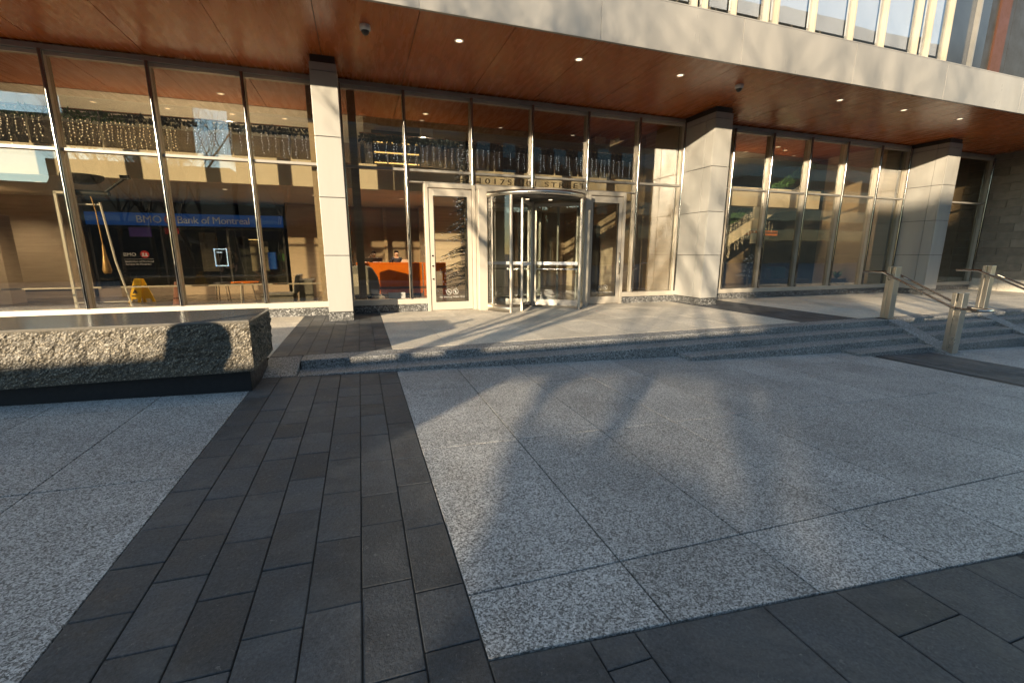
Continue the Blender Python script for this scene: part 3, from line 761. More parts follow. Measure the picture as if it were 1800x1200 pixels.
def icicles(xa, xb, y, ztop, zf, n, m, label, wire='alu_d', k=1.0):
    n = int(n*.55)
    w = MB(); bl_ = MB(); t = None
    for i in range(n):
        x = xa+(xb-xa)*(i+rnd.uniform(.2, .8))/n; z1 = ztop(x) if callable(ztop) else ztop; z = z1; L = zf*rnd.uniform(.6, 1)
        pts = [(x,y,z)]
        while z > z1-L:
            z -= rnd.uniform(.045, .08); xx = x+rnd.uniform(-.018, .018); pts.append((xx, y+rnd.uniform(-.015, .015), z))
            s = k*rnd.uniform(.004, .0075); bl_.box(xx-s, xx+s, pts[-1][1]-s, pts[-1][1]+s, z-s*1.4, z+s*1.4)
        w.tube(pts, .0035, 3, False, False)
    th = thing('light_curtain', ((xa+xb)/2, y, ztop(xa) if callable(ztop) else ztop), label, 'string lights', 'light curtains under the garlands')
    w.build('wire', wire, th); bl_.build('bulbs', m, th)
garland((-15.3,13.22,4.62), (-9.0,13.22,4.62), .13, 1500, 'needle', 'green garland on the gallery rail at the far left')
garland((-9.0,13.22,4.62), (-4.9,13.22,4.6), .13, 1500, 'needle', 'green garland on the gallery rail behind the second glazed bay from the left')
garland((-4.9,13.22,4.6), (-.95,13.22,4.6), .12, 1300, 'needle_d', 'dark blue green tinsel garland on the gallery rail left of the column')
garland((.2,13.22,4.6), (4.3,13.22,4.6), .12, 1600, 'needle_d', 'dark tinsel garland on the gallery rail above the left glass door')
garland((4.3,13.22,4.6), (8.6,13.22,4.6), .12, 1600, 'needle_d', 'dark tinsel garland on the gallery rail above the right glass door')
garland((9.8,13.22,4.6), (12.4,13.22,4.6), .11, 800, 'needle_d', 'dark tinsel garland on the gallery rail right of the middle pier')
icicles(-9.4, -6.2, 13.18, 4.55, .6, 40, 'bulb', 'warm glowing light curtain on the gallery at the far left')
icicles(-6.1, -3.9, 13.18, 4.55, .62, 46, 'bulb', 'warm glowing light curtain behind the middle of the left glazing')
icicles(-3.8, -1.0, 13.18, 4.55, .6, 34, 'bulb_c', 'paler light curtain on the gallery beside the column')
icicles(.3, 4.2, 13.18, 4.55, .55, 44, 'bulb_c', 'faint cool light curtain on the gallery above the left glass door', 'dark_in')
icicles(4.4, 8.6, 13.18, 4.55, .55, 44, 'bulb_c', 'faint cool light curtain on the gallery above the right glass door', 'dark_in')
icicles(9.9, 12.3, 13.18, 4.5, .5, 18, 'bulb_c', 'faint light curtain on the gallery right of the middle pier', 'dark_in')

def spruce(x, y, h, label, m='needle_d', n=26, r0=1.0):
    t = thing('christmas_tree', (x, y, ZFl), label, 'christmas tree')
    MB().tube([(x,y,ZFl), (x,y,ZFl+h)], [.06, .012], 8).build('trunk', 'bark', t)
    br = MB(); nd = MB(); bu = MB()
    for i in range(n):
        f = i/n; z0_ = ZFl+.5+(h-.6)*f; L = r0*(1-f)*.9+.1
        for k in range(7):
            a = rnd.uniform(0, 2*math.pi); ll = L*rnd.uniform(.5, 1.1); z = z0_+rnd.uniform(-.14, .14)
            pts = [Vector((x,y,z))+Vector((math.cos(a)*ll*s, math.sin(a)*ll*s, -ll*.28*s*s+.05*s)) for s in (0, .35, .7, 1)]
            br.tube(pts, [.012, .009, .006, .003], 4)
            for q in range(int(60*ll+10)):
                s = rnd.random(); c = pts[0].lerp(pts[3], s)+Vector((0, 0, .03*math.sin(s*3)))
                d = Vector((rnd.uniform(-1,1), rnd.uniform(-1,1), rnd.uniform(-1.2,.3)))*.06; e = Vector((rnd.uniform(-1,1), rnd.uniform(-1,1), rnd.uniform(-1,1)))*.007
                nd.add([c-e, c+e, c+d], [(0,1,2)])
            if rnd.random() < .9: bu.ball(pts[3]+Vector((0,0,-.03)), .009, 5)
            if rnd.random() < .6: bu.ball(pts[2]+Vector((0,0,-.03)), .007, 5)
    br.build('branches', 'bark', t); nd.build('needles', m, t); bu.build('bulbs', 'bulb_c', t)
spruce(2.95, 12.8, 4.5, 'tall sparse silvery christmas tree standing behind the left glass door', 'needle_d', 26, 1.0)
spruce(14.9, 14.0, 1.5, 'small dark christmas tree with white lights behind the right glazing', 'needle_d', 9, .4)

# ---------------------------------------------------------------- lobby: reception
dsk = thing('reception_desk', (1.3, 15.2, ZFl), 'bright orange reception desk behind the glass left of the doors', 'desk')
MB().box(-.1, 1.95, 15.0, 15.9, .27, 1.24).build('front_panel', 'orange', dsk, .01)
MB().box(-.12, 1.97, 14.98, 15.3, 1.24, 1.275).build('counter_top', 'orange', dsk, .005)
MB().box(2.0, 2.75, 15.0, 15.06, .98, 1.27).box(2.0, 2.12, 15.0, 15.06, .17, .98).box(2.63, 2.75, 15.0, 15.06, .17, .98).build('side_frame', 'orange', dsk, .006)
bx('kick_band', 'orange_d', dsk, -.1, 2.75, 14.985, 15.0, .42, .5)
bx('toe_recess', 'dark_in', dsk, -.05, 1.9, 15.05, 15.85, ZFl, .27)
mon = thing('computer_screen', (.35, 15.5, 1.28), 'long black screen standing on the orange reception desk at its left end', 'screen')
MB().box(.02, .72, 15.45, 15.49, 1.30, 1.42).build('panel', 'black', mon, .01); MB().box(.3, .42, 15.4, 15.54, 1.276, 1.3).build('foot', 'black', mon, .004)
pap = MB()
for k in range(5): pap.box(1.33+.006*k, 1.62+.004*k, 15.35, 15.58, 1.277+.018*k, 1.293+.018*k)
tag(pap.build('paper_stack', 'white', None, .002), 'stack of white papers on the orange desk in front of the person in navy', 'papers')

def skin_mesh(name, verts, edges, radii, m, parent, root=0, sub=2):
    me = bpy.data.meshes.new(name); off = Vector((0,0,0)); q = parent
    while q is not None: off += q.location; q = q.parent
    me.from_pydata([Vector(v)-off for v in verts], edges, []); me.update()
    o = bpy.data.objects.new(name, me); COL.objects.link(o); o.parent = parent
    o.modifiers.new('skin', 'SKIN'); o.modifiers.new('sub', 'SUBSURF').levels = sub; o.modifiers['sub'].render_levels = sub
    if not me.skin_vertices: me.attributes.new('skin', 'FLOAT', 'POINT')
    sv = me.skin_vertices[0].data
    for i, r in enumerate(radii): sv[i].radius = (r, r) if not isinstance(r, tuple) else r; sv[i].use_root = (i == root)
    dg = bpy.context.evaluated_depsgraph_get(); me2 = bpy.data.meshes.new_from_object(o.evaluated_get(dg))
    o.modifiers.clear(); o.data = me2; me2.name = name; me2.materials.clear(); me2.materials.append(M[m])
    for p in me2.polygons: p.use_smooth = True
    return o
def person(x, y, z0, H, label, skin, cloth, legs='navy', face=-1, arms=None, hood=False, yaw=0):
    t = thing('person', (x, y, z0), label, 'person')
    s = H/1.75; c_, s_ = math.cos(yaw), math.sin(yaw)
    def P(a, b, c): b *= face; return (x+s*(a*c_-b*s_), y+s*(a*s_+b*c_), z0+s*c)
    arms = arms or [[(.19,0,1.43), (.25,.02,1.14), (.24,.16,.9)], [(-.19,0,1.43), (-.25,.02,1.14), (-.24,.16,.9)]]
    V = [P(0,0,.95), P(0,.01,1.12), P(0,0,1.32), P(0,0,1.46), P(0,.01,1.53), P(0,.02,1.60), P(0,.015,1.70)]
    E = [(0,1),(1,2),(2,3),(3,4),(4,5),(5,6)]; Rr = [.125,.12,.145,.085,.05,.085,.07]
    for sg in (-1, 1):
        n = len(V); V += [P(.09*sg,0,.86), P(.1*sg,.01,.48), P(.1*sg,-.02,.08), P(.1*sg,.13,.04)]; E += [(0,n),(n,n+1),(n+1,n+2),(n+2,n+3)]; Rr += [.09,.06,.042,.035]
    for A in arms:
        n = len(V); V += [P(*q) for q in A]; E += [(3,n),(n,n+1),(n+1,n+2)]; Rr += [.06,.045,.032]
        # hand with fingers
        e, w = Vector(A[1]), Vector(A[2]); d = (w-e).normalized(); sd = d.cross(Vector((0,0,1)));
        sd = sd.normalized() if sd.length > .1 else Vector((1,0,0))
        V.append(P(*(w+d*.07))); E.append((n+2, n+3)); Rr.append(.03)
        for k, fl in enumerate((.075, .085, .08, .065)):
            m_ = len(V); o = (k-1.5)*.019
            V += [P(*(w+d*.1+sd*o)), P(*(w+d*(.1+fl)+sd*o*1.2+Vector((0,.01,-.01))))]; E += [(n+3, m_), (m_, m_+1)]; Rr += [.0095, .008]
        m_ = len(V); V += [P(*(w+d*.06+sd*.045)), P(*(w+d*.09+sd*.065))]; E += [(n+3, m_), (m_, m_+1)]; Rr += [.011, .009]
    Rr = [r*s for r in Rr]
    skin_mesh('body', V, E, Rr, skin, t)
    # shirt and trousers a little outside the body
    V2 = [P(0,0,.93), P(0,.01,1.12), P(0,0,1.32), P(0,0,1.455)]; E2 = [(0,1),(1,2),(2,3)]; R2 = [.15,.142,.165,.085]
    for A in arms:
        n = len(V2); V2 += [P(*A[0]), P(*A[1]), P(*(Vector(A[1]).lerp(Vector(A[2]), .75)))]; E2 += [(3,n),(n,n+1),(n+1,n+2)]; R2 += [.075,.06,.047]
    skin_mesh('shirt', V2, E2, [r*s for r in R2], cloth, t)
    V3 = [P(0,0,.95)]; E3 = []; R3 = [.148]
    for sg in (-1, 1):
        n = len(V3); V3 += [P(.09*sg,0,.84), P(.1*sg,.01,.48), P(.1*sg,-.02,.1)]; E3 += [(0,n),(n,n+1),(n+1,n+2)]; R3 += [.105,.078,.065]
    skin_mesh('trousers', V3, E3, [r*s for r in R3], legs, t)
    h = MB(); hc = P(0,-.012,1.685); h.ball(hc, .1*s, 14, (.95, 1.08, .95)); 
    hv = [v for v in h.v]; h2 = MB()
    # keep the hair above the brow and behind the ears
    keep = lambda v: (Vector(v)-Vector(hc)).dot(Vector(P(0,1,0))-Vector(P(0,0,0)))/s < .045 or v[2] > hc[2]+.045*s
    fs = [f for f in h.f if all(keep(h.v[i]) and h.v[i][2] > hc[2]-.05*s for i in f)]
    h.f = fs; h.smooth = [True]*len(fs); h.build('hair', 'coat' if hood else 'hair', t)
    f_ = MB()
    for sg in (-1, 1): f_.ball(P(.032*sg,.098,1.655), .011*s, 6)
    f_.build('eyes', 'white', t)
    n_ = MB(); n_.ball(P(0,.112,1.625), .016*s, 8, (.8,1,1.4))
    for sg in (-1, 1): n_.ball(P(.088*sg,.01,1.635), .024*s, 8, (.4,.8,1.3))
    n_.build('nose_and_ears', skin, t)
    mo = MB(); mo.box(*sorted((P(-.025,.1,0)[0], P(.025,.1,0)[0])), *sorted((P(0,.094,0)[1], P(0,.106,0)[1])), P(0,0,1.583)[2], P(0,0,1.591)[2]); mo.build('mouth', 'brown', t)
    return t
person(.46, 15.75, .13, 1.5, 'person in a white shirt at the orange desk, one hand raised to the head', 'skin_d', 'shirt_w', 'navy', -1,
       [[(.19,0,1.43), (.25,.02,1.14), (.2,.2,1.05)], [(-.19,0,1.43), (-.33,.1,1.28), (-.14,.07,1.55)]])
person(1.2, 15.75, .13, 1.52, 'person in a navy uniform with a pale collar standing behind the orange desk', 'skin', 'navy', 'navy', -1)
cl_ = MB().hexa([(1.13,15.585,1.36),(1.27,15.585,1.36),(1.27,15.62,1.42),(1.13,15.62,1.42)],[(1.15,15.6,1.44),(1.25,15.6,1.44),(1.24,15.66,1.45),(1.16,15.66,1.45)])

# floor scrubber
sc_ = thing('floor_scrubber', (.3, 13.9, ZFl), 'grey floor scrubbing machine parked in front of the orange desk', 'floor scrubber')
b = MB(); b.prism([(-.25,.38), (-.25,1.18), (.05,1.26), (.33,1.16), (.48,.9), (.53,.6), (.5,.36)], 13.65, 14.2); b.build('tank', 'grey_p', sc_, .05, 3)
b = MB(); b.prism([(-.22,.62), (-.2,.98), (.08,1.0), (.2,.66)], 13.64, 13.66); b.build('side_panel', 'ceil_w', sc_, .008)
b = MB(); b.box(-.2, .4, 13.75, 14.1, .24, .38); b.build('chassis', 'black', sc_, .01)
for xx in (.12,):
    b = MB(); b.tube([(xx,13.6,.27), (xx,13.68,.27)], .11, 18); w_ = b.build('wheel', 'black', sc_)
    b = MB(); b.tube([(xx,13.59,.27), (xx,13.605,.27)], .045, 12); b.build('hub', 'white', sc_)
b = MB(); b.lathe([(.2, .17), (.22, .2), (.2, .3), (.1, .36), (0, .36)], (.45,13.8,0), 18); b.build('brush_deck', 'ceil_w', sc_)
b = MB(); b.lathe([(.215, .205), (.222, .23), (.215, .25)], (.45,13.8,0), 18); b.build('deck_bumper', 'red', sc_)

# small window sign (without its square code)
ws = thing('window_sign', (1.0, YG, .48), 'small grey sign standing at the foot of the glass beside the column', 'sign')
bx('plate', 'grey_p', ws, .62, 1.02, YG+.0, YG+.012, .485, .63); text('PE', .075, 'black', 'lettering', ws, (.88, YG-.004, .545), .001)

# ---------------------------------------------------------------- lobby: bank front
YB = 18.0
bf = thing('bank_shopfront', (-5.3, YB, ZFl), 'dark bank shopfront with a blue sign band inside the lobby behind the left glazing', 'shopfront')
MB().box(-8.1, -2.5, YB-.12, YB, 2.46, 2.85).build('sign_band', 'blue', bf, .005)
text('BMO', .33, 'lett', 'sign_letters', bf, (-6.78, YB-.135, 2.54), .01)
ro = MB().tube([(-5.86, YB-.12, 2.655), (-5.86, YB-.15, 2.655)], .145, 24); ro.build('roundel', 'red', bf)
def emblem(cx, cz, r, y):
    e = MB(); 
    for sx in (-1, 1):
        e.box(cx+sx*r*.36-r*.2, cx+sx*r*.36+r*.2, y-.006, y, cz-r*.42, cz+r*.1)
        e.tube([(cx+sx*r*.36, y-.006, cz+r*.14), (cx+sx*r*.36, y, cz+r*.14)], r*.27, 12)
    e.box(cx-r*.72, cx+r*.72, y-.006, y, cz-r*.55, cz-r*.38); return e
emblem(-5.86, 2.655, .145, YB-.151).build('roundel_emblem', 'lett', bf)
text('Bank of Montreal', .33, 'lett', 'sign_letters', bf, (-5.66, YB-.135, 2.54), .01, spacing=.93)
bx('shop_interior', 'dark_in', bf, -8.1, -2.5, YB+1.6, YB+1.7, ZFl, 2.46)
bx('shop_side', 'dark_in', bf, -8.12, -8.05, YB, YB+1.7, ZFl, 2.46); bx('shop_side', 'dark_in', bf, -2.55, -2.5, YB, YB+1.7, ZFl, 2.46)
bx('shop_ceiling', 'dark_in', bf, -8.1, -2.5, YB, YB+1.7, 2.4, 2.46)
for a, b_ in ((-8.05, -6.2), (-6.15, -4.3), (-4.25, -2.55)):
    bx('shop_glass', 'glass_door', bf, a, b_, YB-.03, YB-.022, .3, 2.44)
for x in (-8.07, -6.17, -4.27, -2.53): bx('shop_mullion', 'black', bf, x-.03, x+.03, YB-.06, YB, ZFl, 2.46)
bx('shop_plinth', 'wall_t', bf, -8.1, -2.5, YB-.08, YB, ZFl, .5)
bx('purple_poster', 'purple', bf, -7.08, -6.48, YB+.05, YB+.07, 2.1, 2.44)
bx('red_poster', 'red', bf, -6.1, -5.7, YB+.05, YB+.07, 2.2, 2.42)
text('BMO', .16, 'lett', 'window_letters', bf, (-7.3, YB-.045, 1.47), .002)
MB().tube([(-6.72, YB-.03, 1.53), (-6.72, YB-.045, 1.53)], .12, 20).build('window_roundel', 'red', bf); emblem(-6.72, 1.53, .12, YB-.046).build('window_emblem', 'lett', bf)
bx('window_rule', 'lett', bf, -7.3, -6.5, YB-.036, YB-.032, 1.37, 1.377)
text('Institution of Montreal\nBanque de Montreal', .085, 'lett', 'window_small_print', bf, (-7.28, YB-.04, 1.27), .001)
fr = MB()
x0, x1, z0, z1 = -4.78, -4.38, 1.12, 1.72
for q in ((x0, x1, z1-.03, z1), (x0, x1, z0, z0+.03), (x0, x0+.03, z0, z1), (x1-.03, x1, z0, z1)): fr.box(q[0], q[1], YB+.1, YB+.12, q[2], q[3])
fr.build('screen_frame', 'screen', bf, .008)
bx('screen_bar', 'screen', bf, x0+.08, x0+.24, YB+.1, YB+.115, 1.58, 1.61)
bx('blue_kiosk', 'blue', bf, -3.12, -2.88, YB+.1, YB+.3, 1.0, 1.6)
bx('green_counter', 'needle', bf, -2.85, -2.6, YB+.3, YB+.34, 1.3, 1.55)
bx('shelf_light', 'tube', bf, -3.9, -3.5, YB+1.2, YB+1.24, 2.05, 2.07)
bx('cabinet', 'wall_t', bf, -3.9, -3.3, YB+1.3, YB+1.5, .9, 2.0); bx('cabinet', 'trav', bf, -5.5, -5.0, YB+1.3, YB+1.5, .9, 2.3)

# lobby: oar-and-hull sculpture on a white frame
sp = thing('boat_sculpture', (-5.7, 12.4, ZFl), 'tall dark hull sculpture on a white pole frame behind the left glazing', 'sculpture')
b = MB()
prof = [(.42*math.cos(t), -.2*math.sin(t)) for t in [math.pi*k/20 for k in range(11)]]
b.lathe([(.36, 0), (.35, -.07), (.27, -.14), (.12, -.18), (0, -.19)], (-5.55,12.45,3.22), 28); b.lathe([(.36, 0), (0, .005)], (-5.55,12.45,3.22), 28); b.build('hull', 'black', sp)
b = MB(); b.tube([(-5.75,12.4,2.86), (-5.1,12.4,2.84)], .06, 10); b.build('beam', 'black', sp)
b = MB(); b.tube([(-5.2,12.4,2.86), (-5.0,12.4,3.02), (-4.78,12.4,3.2)], [.035, .03, .035], 8); b.box(-4.86, -4.68, 12.36, 12.44, 3.17, 3.25); b.build('arm', 'black', sp)
b = MB(); b.box(-6.07, -5.3, 12.38, 12.43, 2.82, 2.87).box(-6.07, -6.02, 12.38, 12.43, ZFl, 2.85).box(-5.75, -5.3, 12.38, 12.41, 2.6, 2.63)
b.tube([(-5.3,12.4,2.66), (-5.2,12.4,1.4), (-5.02,12.45,ZFl)], .022, 8); b.box(-6.07, -5.02, 12.38, 12.41, .48, .5); b.build('frame', 'white', sp, .003)
b = MB(); b.tube([(-5.42,12.35,2.78), (-5.38,12.35,2.5), (-5.36,12.35,1.75)], .012, 8); b.build('broom_handle', 'gold', sp)
b = MB(); b.lathe([(.02, 1.75), (.03, 1.6), (.05, 1.45), (.085, 1.2), (.06, 1.13), (0, 1.13)], (-5.36,12.35,0), 12); b.build('broom_head', 'gold', sp)

wf = thing('wet_floor_sign', (-6.2, 15.6, ZFl), 'yellow folding wet floor sign standing inside the left glazing', 'warning sign')
for sgn, nm in ((-1, 'front_panel'), (1, 'rear_panel')):
    b = MB()
    def Q(u, v, t): return (-6.0+u+(.16*sgn+.0)*(1-v), 15.4+.05*sgn+t, ZFl+.02+v*.68)
    for (u0, u1, v0, v1) in ((-.15, .15, .16, 1), (-.15, -.07, 0, .16), (.07, .15, 0, .16)):
        k = .4
        w0 = lambda u, v: u*(1-k*v)
        b.hexa([Q(w0(u0,v0),v0,-.015),Q(w0(u1,v0),v0,-.015),Q(w0(u1,v0),v0,.015),Q(w0(u0,v0),v0,.015)], [Q(w0(u0,v1),v1,-.015),Q(w0(u1,v1),v1,-.015),Q(w0(u1,v1),v1,.015),Q(w0(u0,v1),v1,.015)])
    b.build(nm, 'yellow', wf, .004)
b = MB(); b.prism([(-6.17,.45), (-6.05,.45), (-6.1,.58)], 15.328, 15.333); b.box(-6.13, -6.03, 15.328, 15.333, .64, .67); b.box(-6.2, -6.1, 15.328, 15.333, .36, .39); b.build('warning_mark', 'black', wf)

co = thing('traffic_cone', (-4.45, 13.3, ZFl), 'reddish traffic cone with a slim pole on top behind the second left mullion', 'cone')
b = MB(); b.lathe([(.2, ZFl), (.2, .2), (.16, .21), (.06, .86), (.045, .87), (0, .87)], (-4.4,13.3,0), 18); b.build('cone_body', pm('faded_cone', (.30, .13, .09), (.22, .1, .075), 9, .7), co)
b = MB(); b.tube([(-4.4,13.3,.86), (-4.4,13.3,1.3)], .022, 8); b.ball((-4.4,13.3,1.32), .035, 8); b.build('pole', 'brown', co)

tbl = thing('side_table', (-3.0, 13.6, ZFl), 'round orange table on slim pale legs behind the left glazing', 'table')
b = MB(); b.lathe([(0, .79), (.33, .79), (.34, .8), (.33, .815), (0, .815)], (-2.98,13.7,0), 28); b.build('table_top', 'orange', tbl)
for a in (20, 140, 260):
    c, s = math.cos(R(a)), math.sin(R(a)); MB().tube([(-2.98+.16*c,13.7+.16*s,.79), (-2.98+.24*c,13.7+.24*s,ZFl)], .014, 8).build('leg', 'white', tbl)
stl = thing('bar_stool', (-3.6, 14.0, ZFl), 'dark stool on two-tone metal legs left of the orange table', 'stool')
b = MB(); b.lathe([(0, .74), (.2, .74), (.21, .76), (.2, .79), (0, .79)], (-3.6,14,0), 24); b.build('seat', 'dark_in', stl)
for a in (45, 135, 225, 315):
    c, s = math.cos(R(a)), math.sin(R(a)); MB().tube([(-3.6+.15*c,14+.15*s,.74), (-3.6+.2*c,14+.2*s,ZFl)], .013, 8).build('leg', 'steel', stl)
ch = thing('armchair', (-1.9, 13.7, ZFl), 'grey armchair with a slanted back inside the left glazing beside the column', 'armchair')
MB().box(-2.55, -1.75, 13.3, 14.0, .24, .5).build('seat', 'leather', ch, .04, 3)
MB().hexa([(-1.8,13.3,.5),(-1.66,13.3,.5),(-1.66,14.0,.5),(-1.8,14.0,.5)], [(-1.68,13.3,1.0),(-1.56,13.3,1.0),(-1.56,14.0,1.0),(-1.68,14.0,1.0)]).build('backrest', 'grey_p', ch, .03, 3)
MB().box(-1.62, -1.25, 13.25, 14.05, ZFl, .86).build('arm_block', 'leather', ch, .03, 3)
b = MB()
for xx in (-2.5, -1.8):
    for yy in (13.36, 13.94): b.tube([(xx,yy,.25), (xx,yy,ZFl)], .02, 8)
b.build('foot', 'steel', ch)
cab = thing('tall_cabinet', (-10.4, 16, ZFl), 'pale tall cabinet frame with a glazed door at the far left of the lobby', 'cabinet')
MB().box(-11.6, -9.2, 16.0, 16.6, ZFl, 2.6).build('carcass', 'trav', cab, .01)
bx('door_pane', 'bldg', cab, -11.4, -9.75, 15.985, 15.999, .5, 2.4); bx('stile', 'cream', cab, -9.7, -9.55, 15.97, 15.999, .2, 2.58)
lt = thing('low_table', (-9.6, 13.2, ZFl), 'small dark table on pale legs at the left edge inside the glazing', 'table')
MB().box(-9.9, -8.9, 12.9, 13.6, .72, .76).build('table_top', 'dark_in', lt, .006)
for xx in (-9.8, -9.0):
    for yy in (13.0, 13.5): MB().tube([(xx,yy,.72), (xx,yy,ZFl)], .015, 8).build('leg', 'white', lt)

# ---------------------------------------------------------------- lobby: stairs behind the right glazing
st = thing('lobby_stairs', (14, 14.5, ZFl), 'cream and orange lobby staircase rising to the right behind the right glazing', 'stairs')
def sbeam(p0, p1, y0, y1, h, name, m):
    (xa, za), (xb, zb) = p0, p1
    MB().hexa([(xa,y0,za),(xb,y0,zb),(xb,y1,zb),(xa,y1,za)], [(xa,y0,za+h),(xb,y0,zb+h),(xb,y1,zb+h),(xa,y1,za+h)]).build(name, m, st, .005)
sbeam((12.6, 1.2), (17.6, 4.1), 14.0, 14.08, .42, 'stringer', 'cream'); sbeam((12.6, 1.2), (17.6, 4.1), 15.4, 15.48, .42, 'stringer', 'cream')
sbeam((12.6, 2.1), (17.6, 5.0), 14.0, 14.06, .06, 'handrail', 'orange')
sbeam((12.6, 1.65), (17.6, 4.55), 14.02, 14.03, .42, 'glass_balustrade', 'glass_door')
tr = MB()
for k in range(20): tr.box(12.6+.25*k, 12.86+.25*k, 14.08, 15.4, 1.32+.145*k, 1.36+.145*k)
tr.build('treads', 'orange_d', st)
bx('landing', 'dark_in', st, 13.4, 17.5, 15.5, 17.5, 2.2, 2.35); bx('landing_band', 'orange', st, 15.0, 17.9, 15.44, 15.5, 2.36, 2.56)
bx('understair_panel', 'wall_t', st, 12.0, 18.0, 16.9, 17.0, ZFl, 2.2)
garland((12.6,13.97,2.2), (15.1,13.97,3.65), .19, 2200, 'needle', 'leafy green garland climbing the lower half of the stair handrail', 'garlands on the stairs')
garland((15.1,13.97,3.65), (17.6,13.97,5.1), .19, 2200, 'needle', 'leafy green garland climbing the upper half of the stair handrail', 'garlands on the stairs')
garland((13.5,15.4,3.2), (17.8,15.4,3.0), .14, 900, 'needle_d', 'dark garland along the landing behind the stairs', 'garlands on the stairs')
icicles(12.7, 15.2, 13.95, lambda x: 2.1+(x-12.6)*.58, 1.3, 44, 'bulb', 'dense warm light curtain hanging below the stair garland', 'alu_d', 1.15)
icicles(15.2, 17.5, 15.38, 3.0, .5, 26, 'bulb', 'short warm light curtain along the stair landing', 'alu_d', 1.15)
for k, z in enumerate((2.72, 2.31, 1.9)):
    o = MB().box(12.12, 12.56, YG+.2, YG+.26, z, z+.33).build('paper_notice', 'cream', None, .004)
    tag(o, ['topmost', 'middle', 'lowest'][k]+' of three pale notice boxes stacked up one mullion right of the middle pier', 'notice', 'pale notice boxes on the mullion')
so = thing('teal_sofa', (17, 14, ZFl), 'dark sofa with teal throw inside the right glazing', 'sofa')
MB().box(15.9, 17.6, 13.4, 14.2, ZFl, .55).build('seat', 'dark_in', so, .05, 3); MB().box(15.9, 17.6, 14.05, 14.3, .5, .95).build('backrest', 'dark_in', so, .05, 3)
MB().box(16.2, 16.9, 13.95, 14.34, .55, 1.02).build('throw', 'teal', so, .06, 3)
po = thing('potted_plant', (17.9, 12.6, ZFl), 'leafy plant in a dark square pot behind the right glazing', 'plant')
MB().hexa([(17.5,12.2,ZFl),(17.85,12.2,ZFl),(17.85,12.55,ZFl),(17.5,12.55,ZFl)], [(17.45,12.15,.62),(17.9,12.15,.62),(17.9,12.6,.62),(17.45,12.6,.62)]).build('pot', 'dark_in', po, .01)
lf = MB()
for k in range(60):
    a = rnd.uniform(0, 6.28); L = rnd.uniform(.2, .42); c = Vector((17.67, 12.37, .6)); d = Vector((math.cos(a)*.7, math.sin(a)*.7, rnd.uniform(.5, 1.3)))*L; w = Vector((-math.sin(a), math.cos(a), 0))*.025
    m_ = c+d*.6; e = c+d+Vector((0,0,-.08)); lf.add([c, m_+w, e, m_-w], [(0,1,2,3)])
lf.build('leaves', 'needle', po)
pl = thing('pendant_lamp', (13.3, 13.4, 1.2), 'small pale globe lamp behind the right glazing', 'lamp')
for x_, z_ in ((12.0, .62), (12.9, .86)): pass
MB().tube([(12.4,14.4,ZFl), (12.4,14.4,.8)], .012, 6).build('stem', 'black', pl); MB().ball((12.4,14.4,.86), .07, 12, (1.2,1,.7)).build('shade', 'bulb', pl)

# ---------------------------------------------------------------- across the street (seen as reflections and as shade), with added sun blockers

def inside(px, py, poly):
    c = False; j = len(poly)-1
    for i in range(len(poly)):
        (xi, yi), (xj, yj) = poly[i], poly[j]
        if (yi > py) != (yj > py) and px < (xj-xi)*(py-yi)/(yj-yi)+xi: c = not c
        j = i
    return c
def sun_blocker():  # added unseen screen that shades the plaza; its openings shape the light patches
    Y0, TOP = -6.0, 3.18
    t = thing('added_sun_blocker', (-6, Y0, 0), 'long dark screen added behind the viewpoint, openings shaped to cast the plaza light patches', 'sun_blocker')
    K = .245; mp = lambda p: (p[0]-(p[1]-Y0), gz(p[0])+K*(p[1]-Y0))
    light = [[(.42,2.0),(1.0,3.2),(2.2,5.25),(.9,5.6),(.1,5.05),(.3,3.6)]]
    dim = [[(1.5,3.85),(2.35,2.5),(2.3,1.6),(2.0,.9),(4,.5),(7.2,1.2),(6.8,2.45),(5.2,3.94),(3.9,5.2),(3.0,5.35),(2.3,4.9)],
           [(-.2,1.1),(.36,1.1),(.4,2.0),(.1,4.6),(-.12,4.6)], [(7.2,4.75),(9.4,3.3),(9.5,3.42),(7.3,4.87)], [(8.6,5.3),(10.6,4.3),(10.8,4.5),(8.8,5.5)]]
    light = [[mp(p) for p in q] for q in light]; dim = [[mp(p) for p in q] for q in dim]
    X0, X1, Z0, Z1 = -9.6, .6, 1.5, 3.0; dx, dz = .06, .03
    op, l1, l2 = MB(), MB(), MB()
    def q(mb, a, b, z0, z1): mb.add([(a,Y0,z0),(b,Y0,z0),(b,Y0,z1),(a,Y0,z1)], [(0,1,2,3)])
    for a, b, z0, z1 in ((-30, -13.3, -.5, 3.34), (-13.3, X0, -.5, TOP), (X1, 14, -.5, TOP), (X0, X1, -.5, Z0), (X0, X1, Z1, TOP)): op.box(a, b, Y0-.03, Y0, z0, z1)
    nz = int(round((Z1-Z0)/dz)); nx = int(round((X1-X0)/dx))
    for j in range(nz):
        z = Z0+dz*j; run = None; st_ = X0
        for i in range(nx+1):
            x = X0+dx*(i+.5)
            k = None if i == nx else 1 if any(inside(x, z+dz/2, p) for p in light) else 2 if any(inside(x, z+dz/2, p) for p in dim) else 0
            if k != run:
                if run is not None: q((op, l1, l2)[run], st_, X0+dx*i, z, z+dz)
                run = k; st_ = X0+dx*i
    op.build('panels', 'coat', t); l1.build('sun_filter', 'tint2', t); l2.build('dim_sun_filter', 'tint', t)
    for k in range(12): MB().box(-29+3.6*k, -28.88+3.6*k, Y0-.15, Y0-.031, -.5, TOP-.02).build('brace_post', 'coat', t)
sun_blocker()
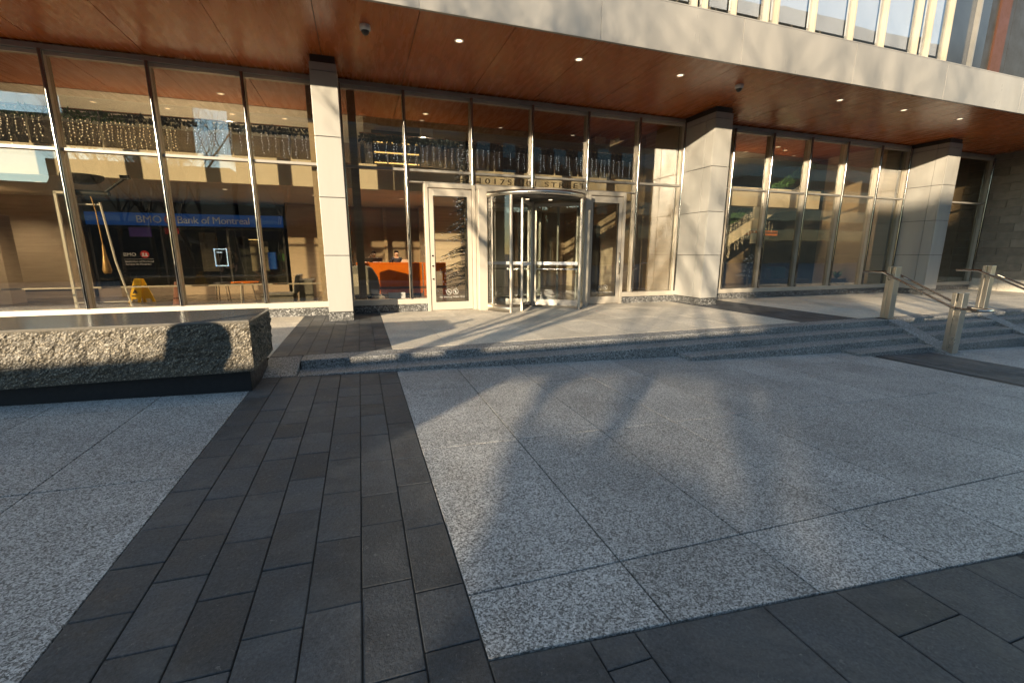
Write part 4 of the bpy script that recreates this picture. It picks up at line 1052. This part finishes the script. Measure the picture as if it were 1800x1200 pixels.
def tree(x, y, h, seed, label):
    rr = random.Random(seed); t = thing('bare_tree', (x, y, gz(x)), label, 'tree', 'bare street trees behind the viewpoint')
    tk = MB(); br = MB()
    def grow(p, d, L, r, lev):
        n = 4; pts = [p]; dd = d.copy()
        for i in range(n):
            dd = (dd+Vector((rr.uniform(-1,1), rr.uniform(-1,1), rr.uniform(-.3,.8)))*.13).normalized(); pts.append(pts[-1]+dd*L/n)
        rs = [r*(1-.5*i/n) for i in range(n+1)]
        (tk if lev == 0 else br).tube(pts, rs, 8 if lev < 2 else 4, False)
        if lev < 5:
            k = (5, 4, 4, 3, 3)[lev]
            for i in range(k):
                q = pts[2+(i % 3)] if lev else pts[2+i % 3]
                a = rr.uniform(0, 6.28); s = Vector((math.cos(a), math.sin(a), rr.uniform(.25, 1.0))).normalized()
                grow(q, (dd*.75+s).normalized(), L*rr.uniform(.55, .75), max(.005, r*.5*rr.uniform(.75, 1)), lev+1)
    grow(Vector((x, y, gz(x)-.1)), Vector((0,0,1)), h*.40, h*.0115, 0)
    tk.build('trunk', 'bark', t); br.build('branches', 'bark', t)
tree(-7.1, -1.6, 10, 1, 'bare tree behind and left of the viewpoint')
tree(-8.6, -3.7, 11, 33, 'bare tree nearest behind the viewpoint')
tree(-15.4, -16.0, 14, 5, 'bare tree across the street, farthest of them')
tree(-5.4, -12.4, 14, 9, 'bare tree across the street beyond the added sun blocker, right one')
tree(-9.5, -4.5, 11, 12, 'bare tree far to the left behind the viewpoint')
tree(-9.6, -12.8, 14.5, 21, 'bare tree across the street beyond the added sun blocker, left one')
def far_block(name, x0, x1, y1, dep, h, m, label, nf, nx, band=True):
    t = thing(name, ((x0+x1)/2, y1-dep/2, 0), label, 'building')
    MB().box(x0, x1, y1-dep, y1, -4, h).build('wall', m, t)
    for j in range(nf):
        z = 4+(h-5)*j/nf; hh = (h-5)/nf*.55
        if band: MB().box(x0+1, x1-1, y1, y1+.06, z, z+hh).build('window_band', 'bldg', t)
        else:
            for i in range(nx):
                a = x0+(x1-x0)*(i+.25)/nx; MB().box(a, a+(x1-x0)/nx*.5, y1, y1+.06, z, z+hh).build('window', 'bldg', t)
    return t
far_block('far_building', -90, -33, -45, 14, 9.5, 'bld2', 'low brick row across the street to the left', 2, 14, False)
far_block('far_building', -33, -15, -45, 14, 12.2, 'bld1', 'three storey concrete block across the street', 2, 1)
far_block('far_building', -14.5, 16, -46, 16, 34, 'bld1', 'concrete office block with window bands across the street', 8, 1)
far_block('far_building', 16.5, 44, -44, 14, 24, 'bld2', 'brick block across the street to the right', 5, 7, False)
far_block('far_building', 45, 130, -45, 16, 40, 'bld1', 'tall block far to the right across the street', 9, 1)
pw = thing('added_shade_block', (-28, -40, 12), 'raised block added behind the viewpoint to shade the right end of the front', 'shade_block')  # added unseen block, shaped to shade the right bay
MB().box(-39.2, -17, -41, -40, 12.75, 15.75).build('shade_slab', 'bld1', pw)
MB().box(-39.2, -35.9, -41, -40, -1, 12.745).build('shade_pillar', 'bld1', pw)
MB().box(-28.6, -16.5, -40.9, -40.1, 15.76, 17.6).build('shade_slab_top', 'bld1', pw)  # raised part added to shade the stone wall
MB().add([(-35.9,-40,11.6),(-17,-40,11.6),(-17,-40,12.74),(-35.9,-40,12.74)], [(0,1,2,3)]).build('sun_filter_screen', 'tint2', pw)  # added sheet that lets sun through to the handrail posts
person(-4.8, 2.35, gz(-4.5), 1.74, 'person in a dark hooded coat standing left of the viewpoint, beyond the frame', 'skin', 'coat', 'navy', 1, None, True)
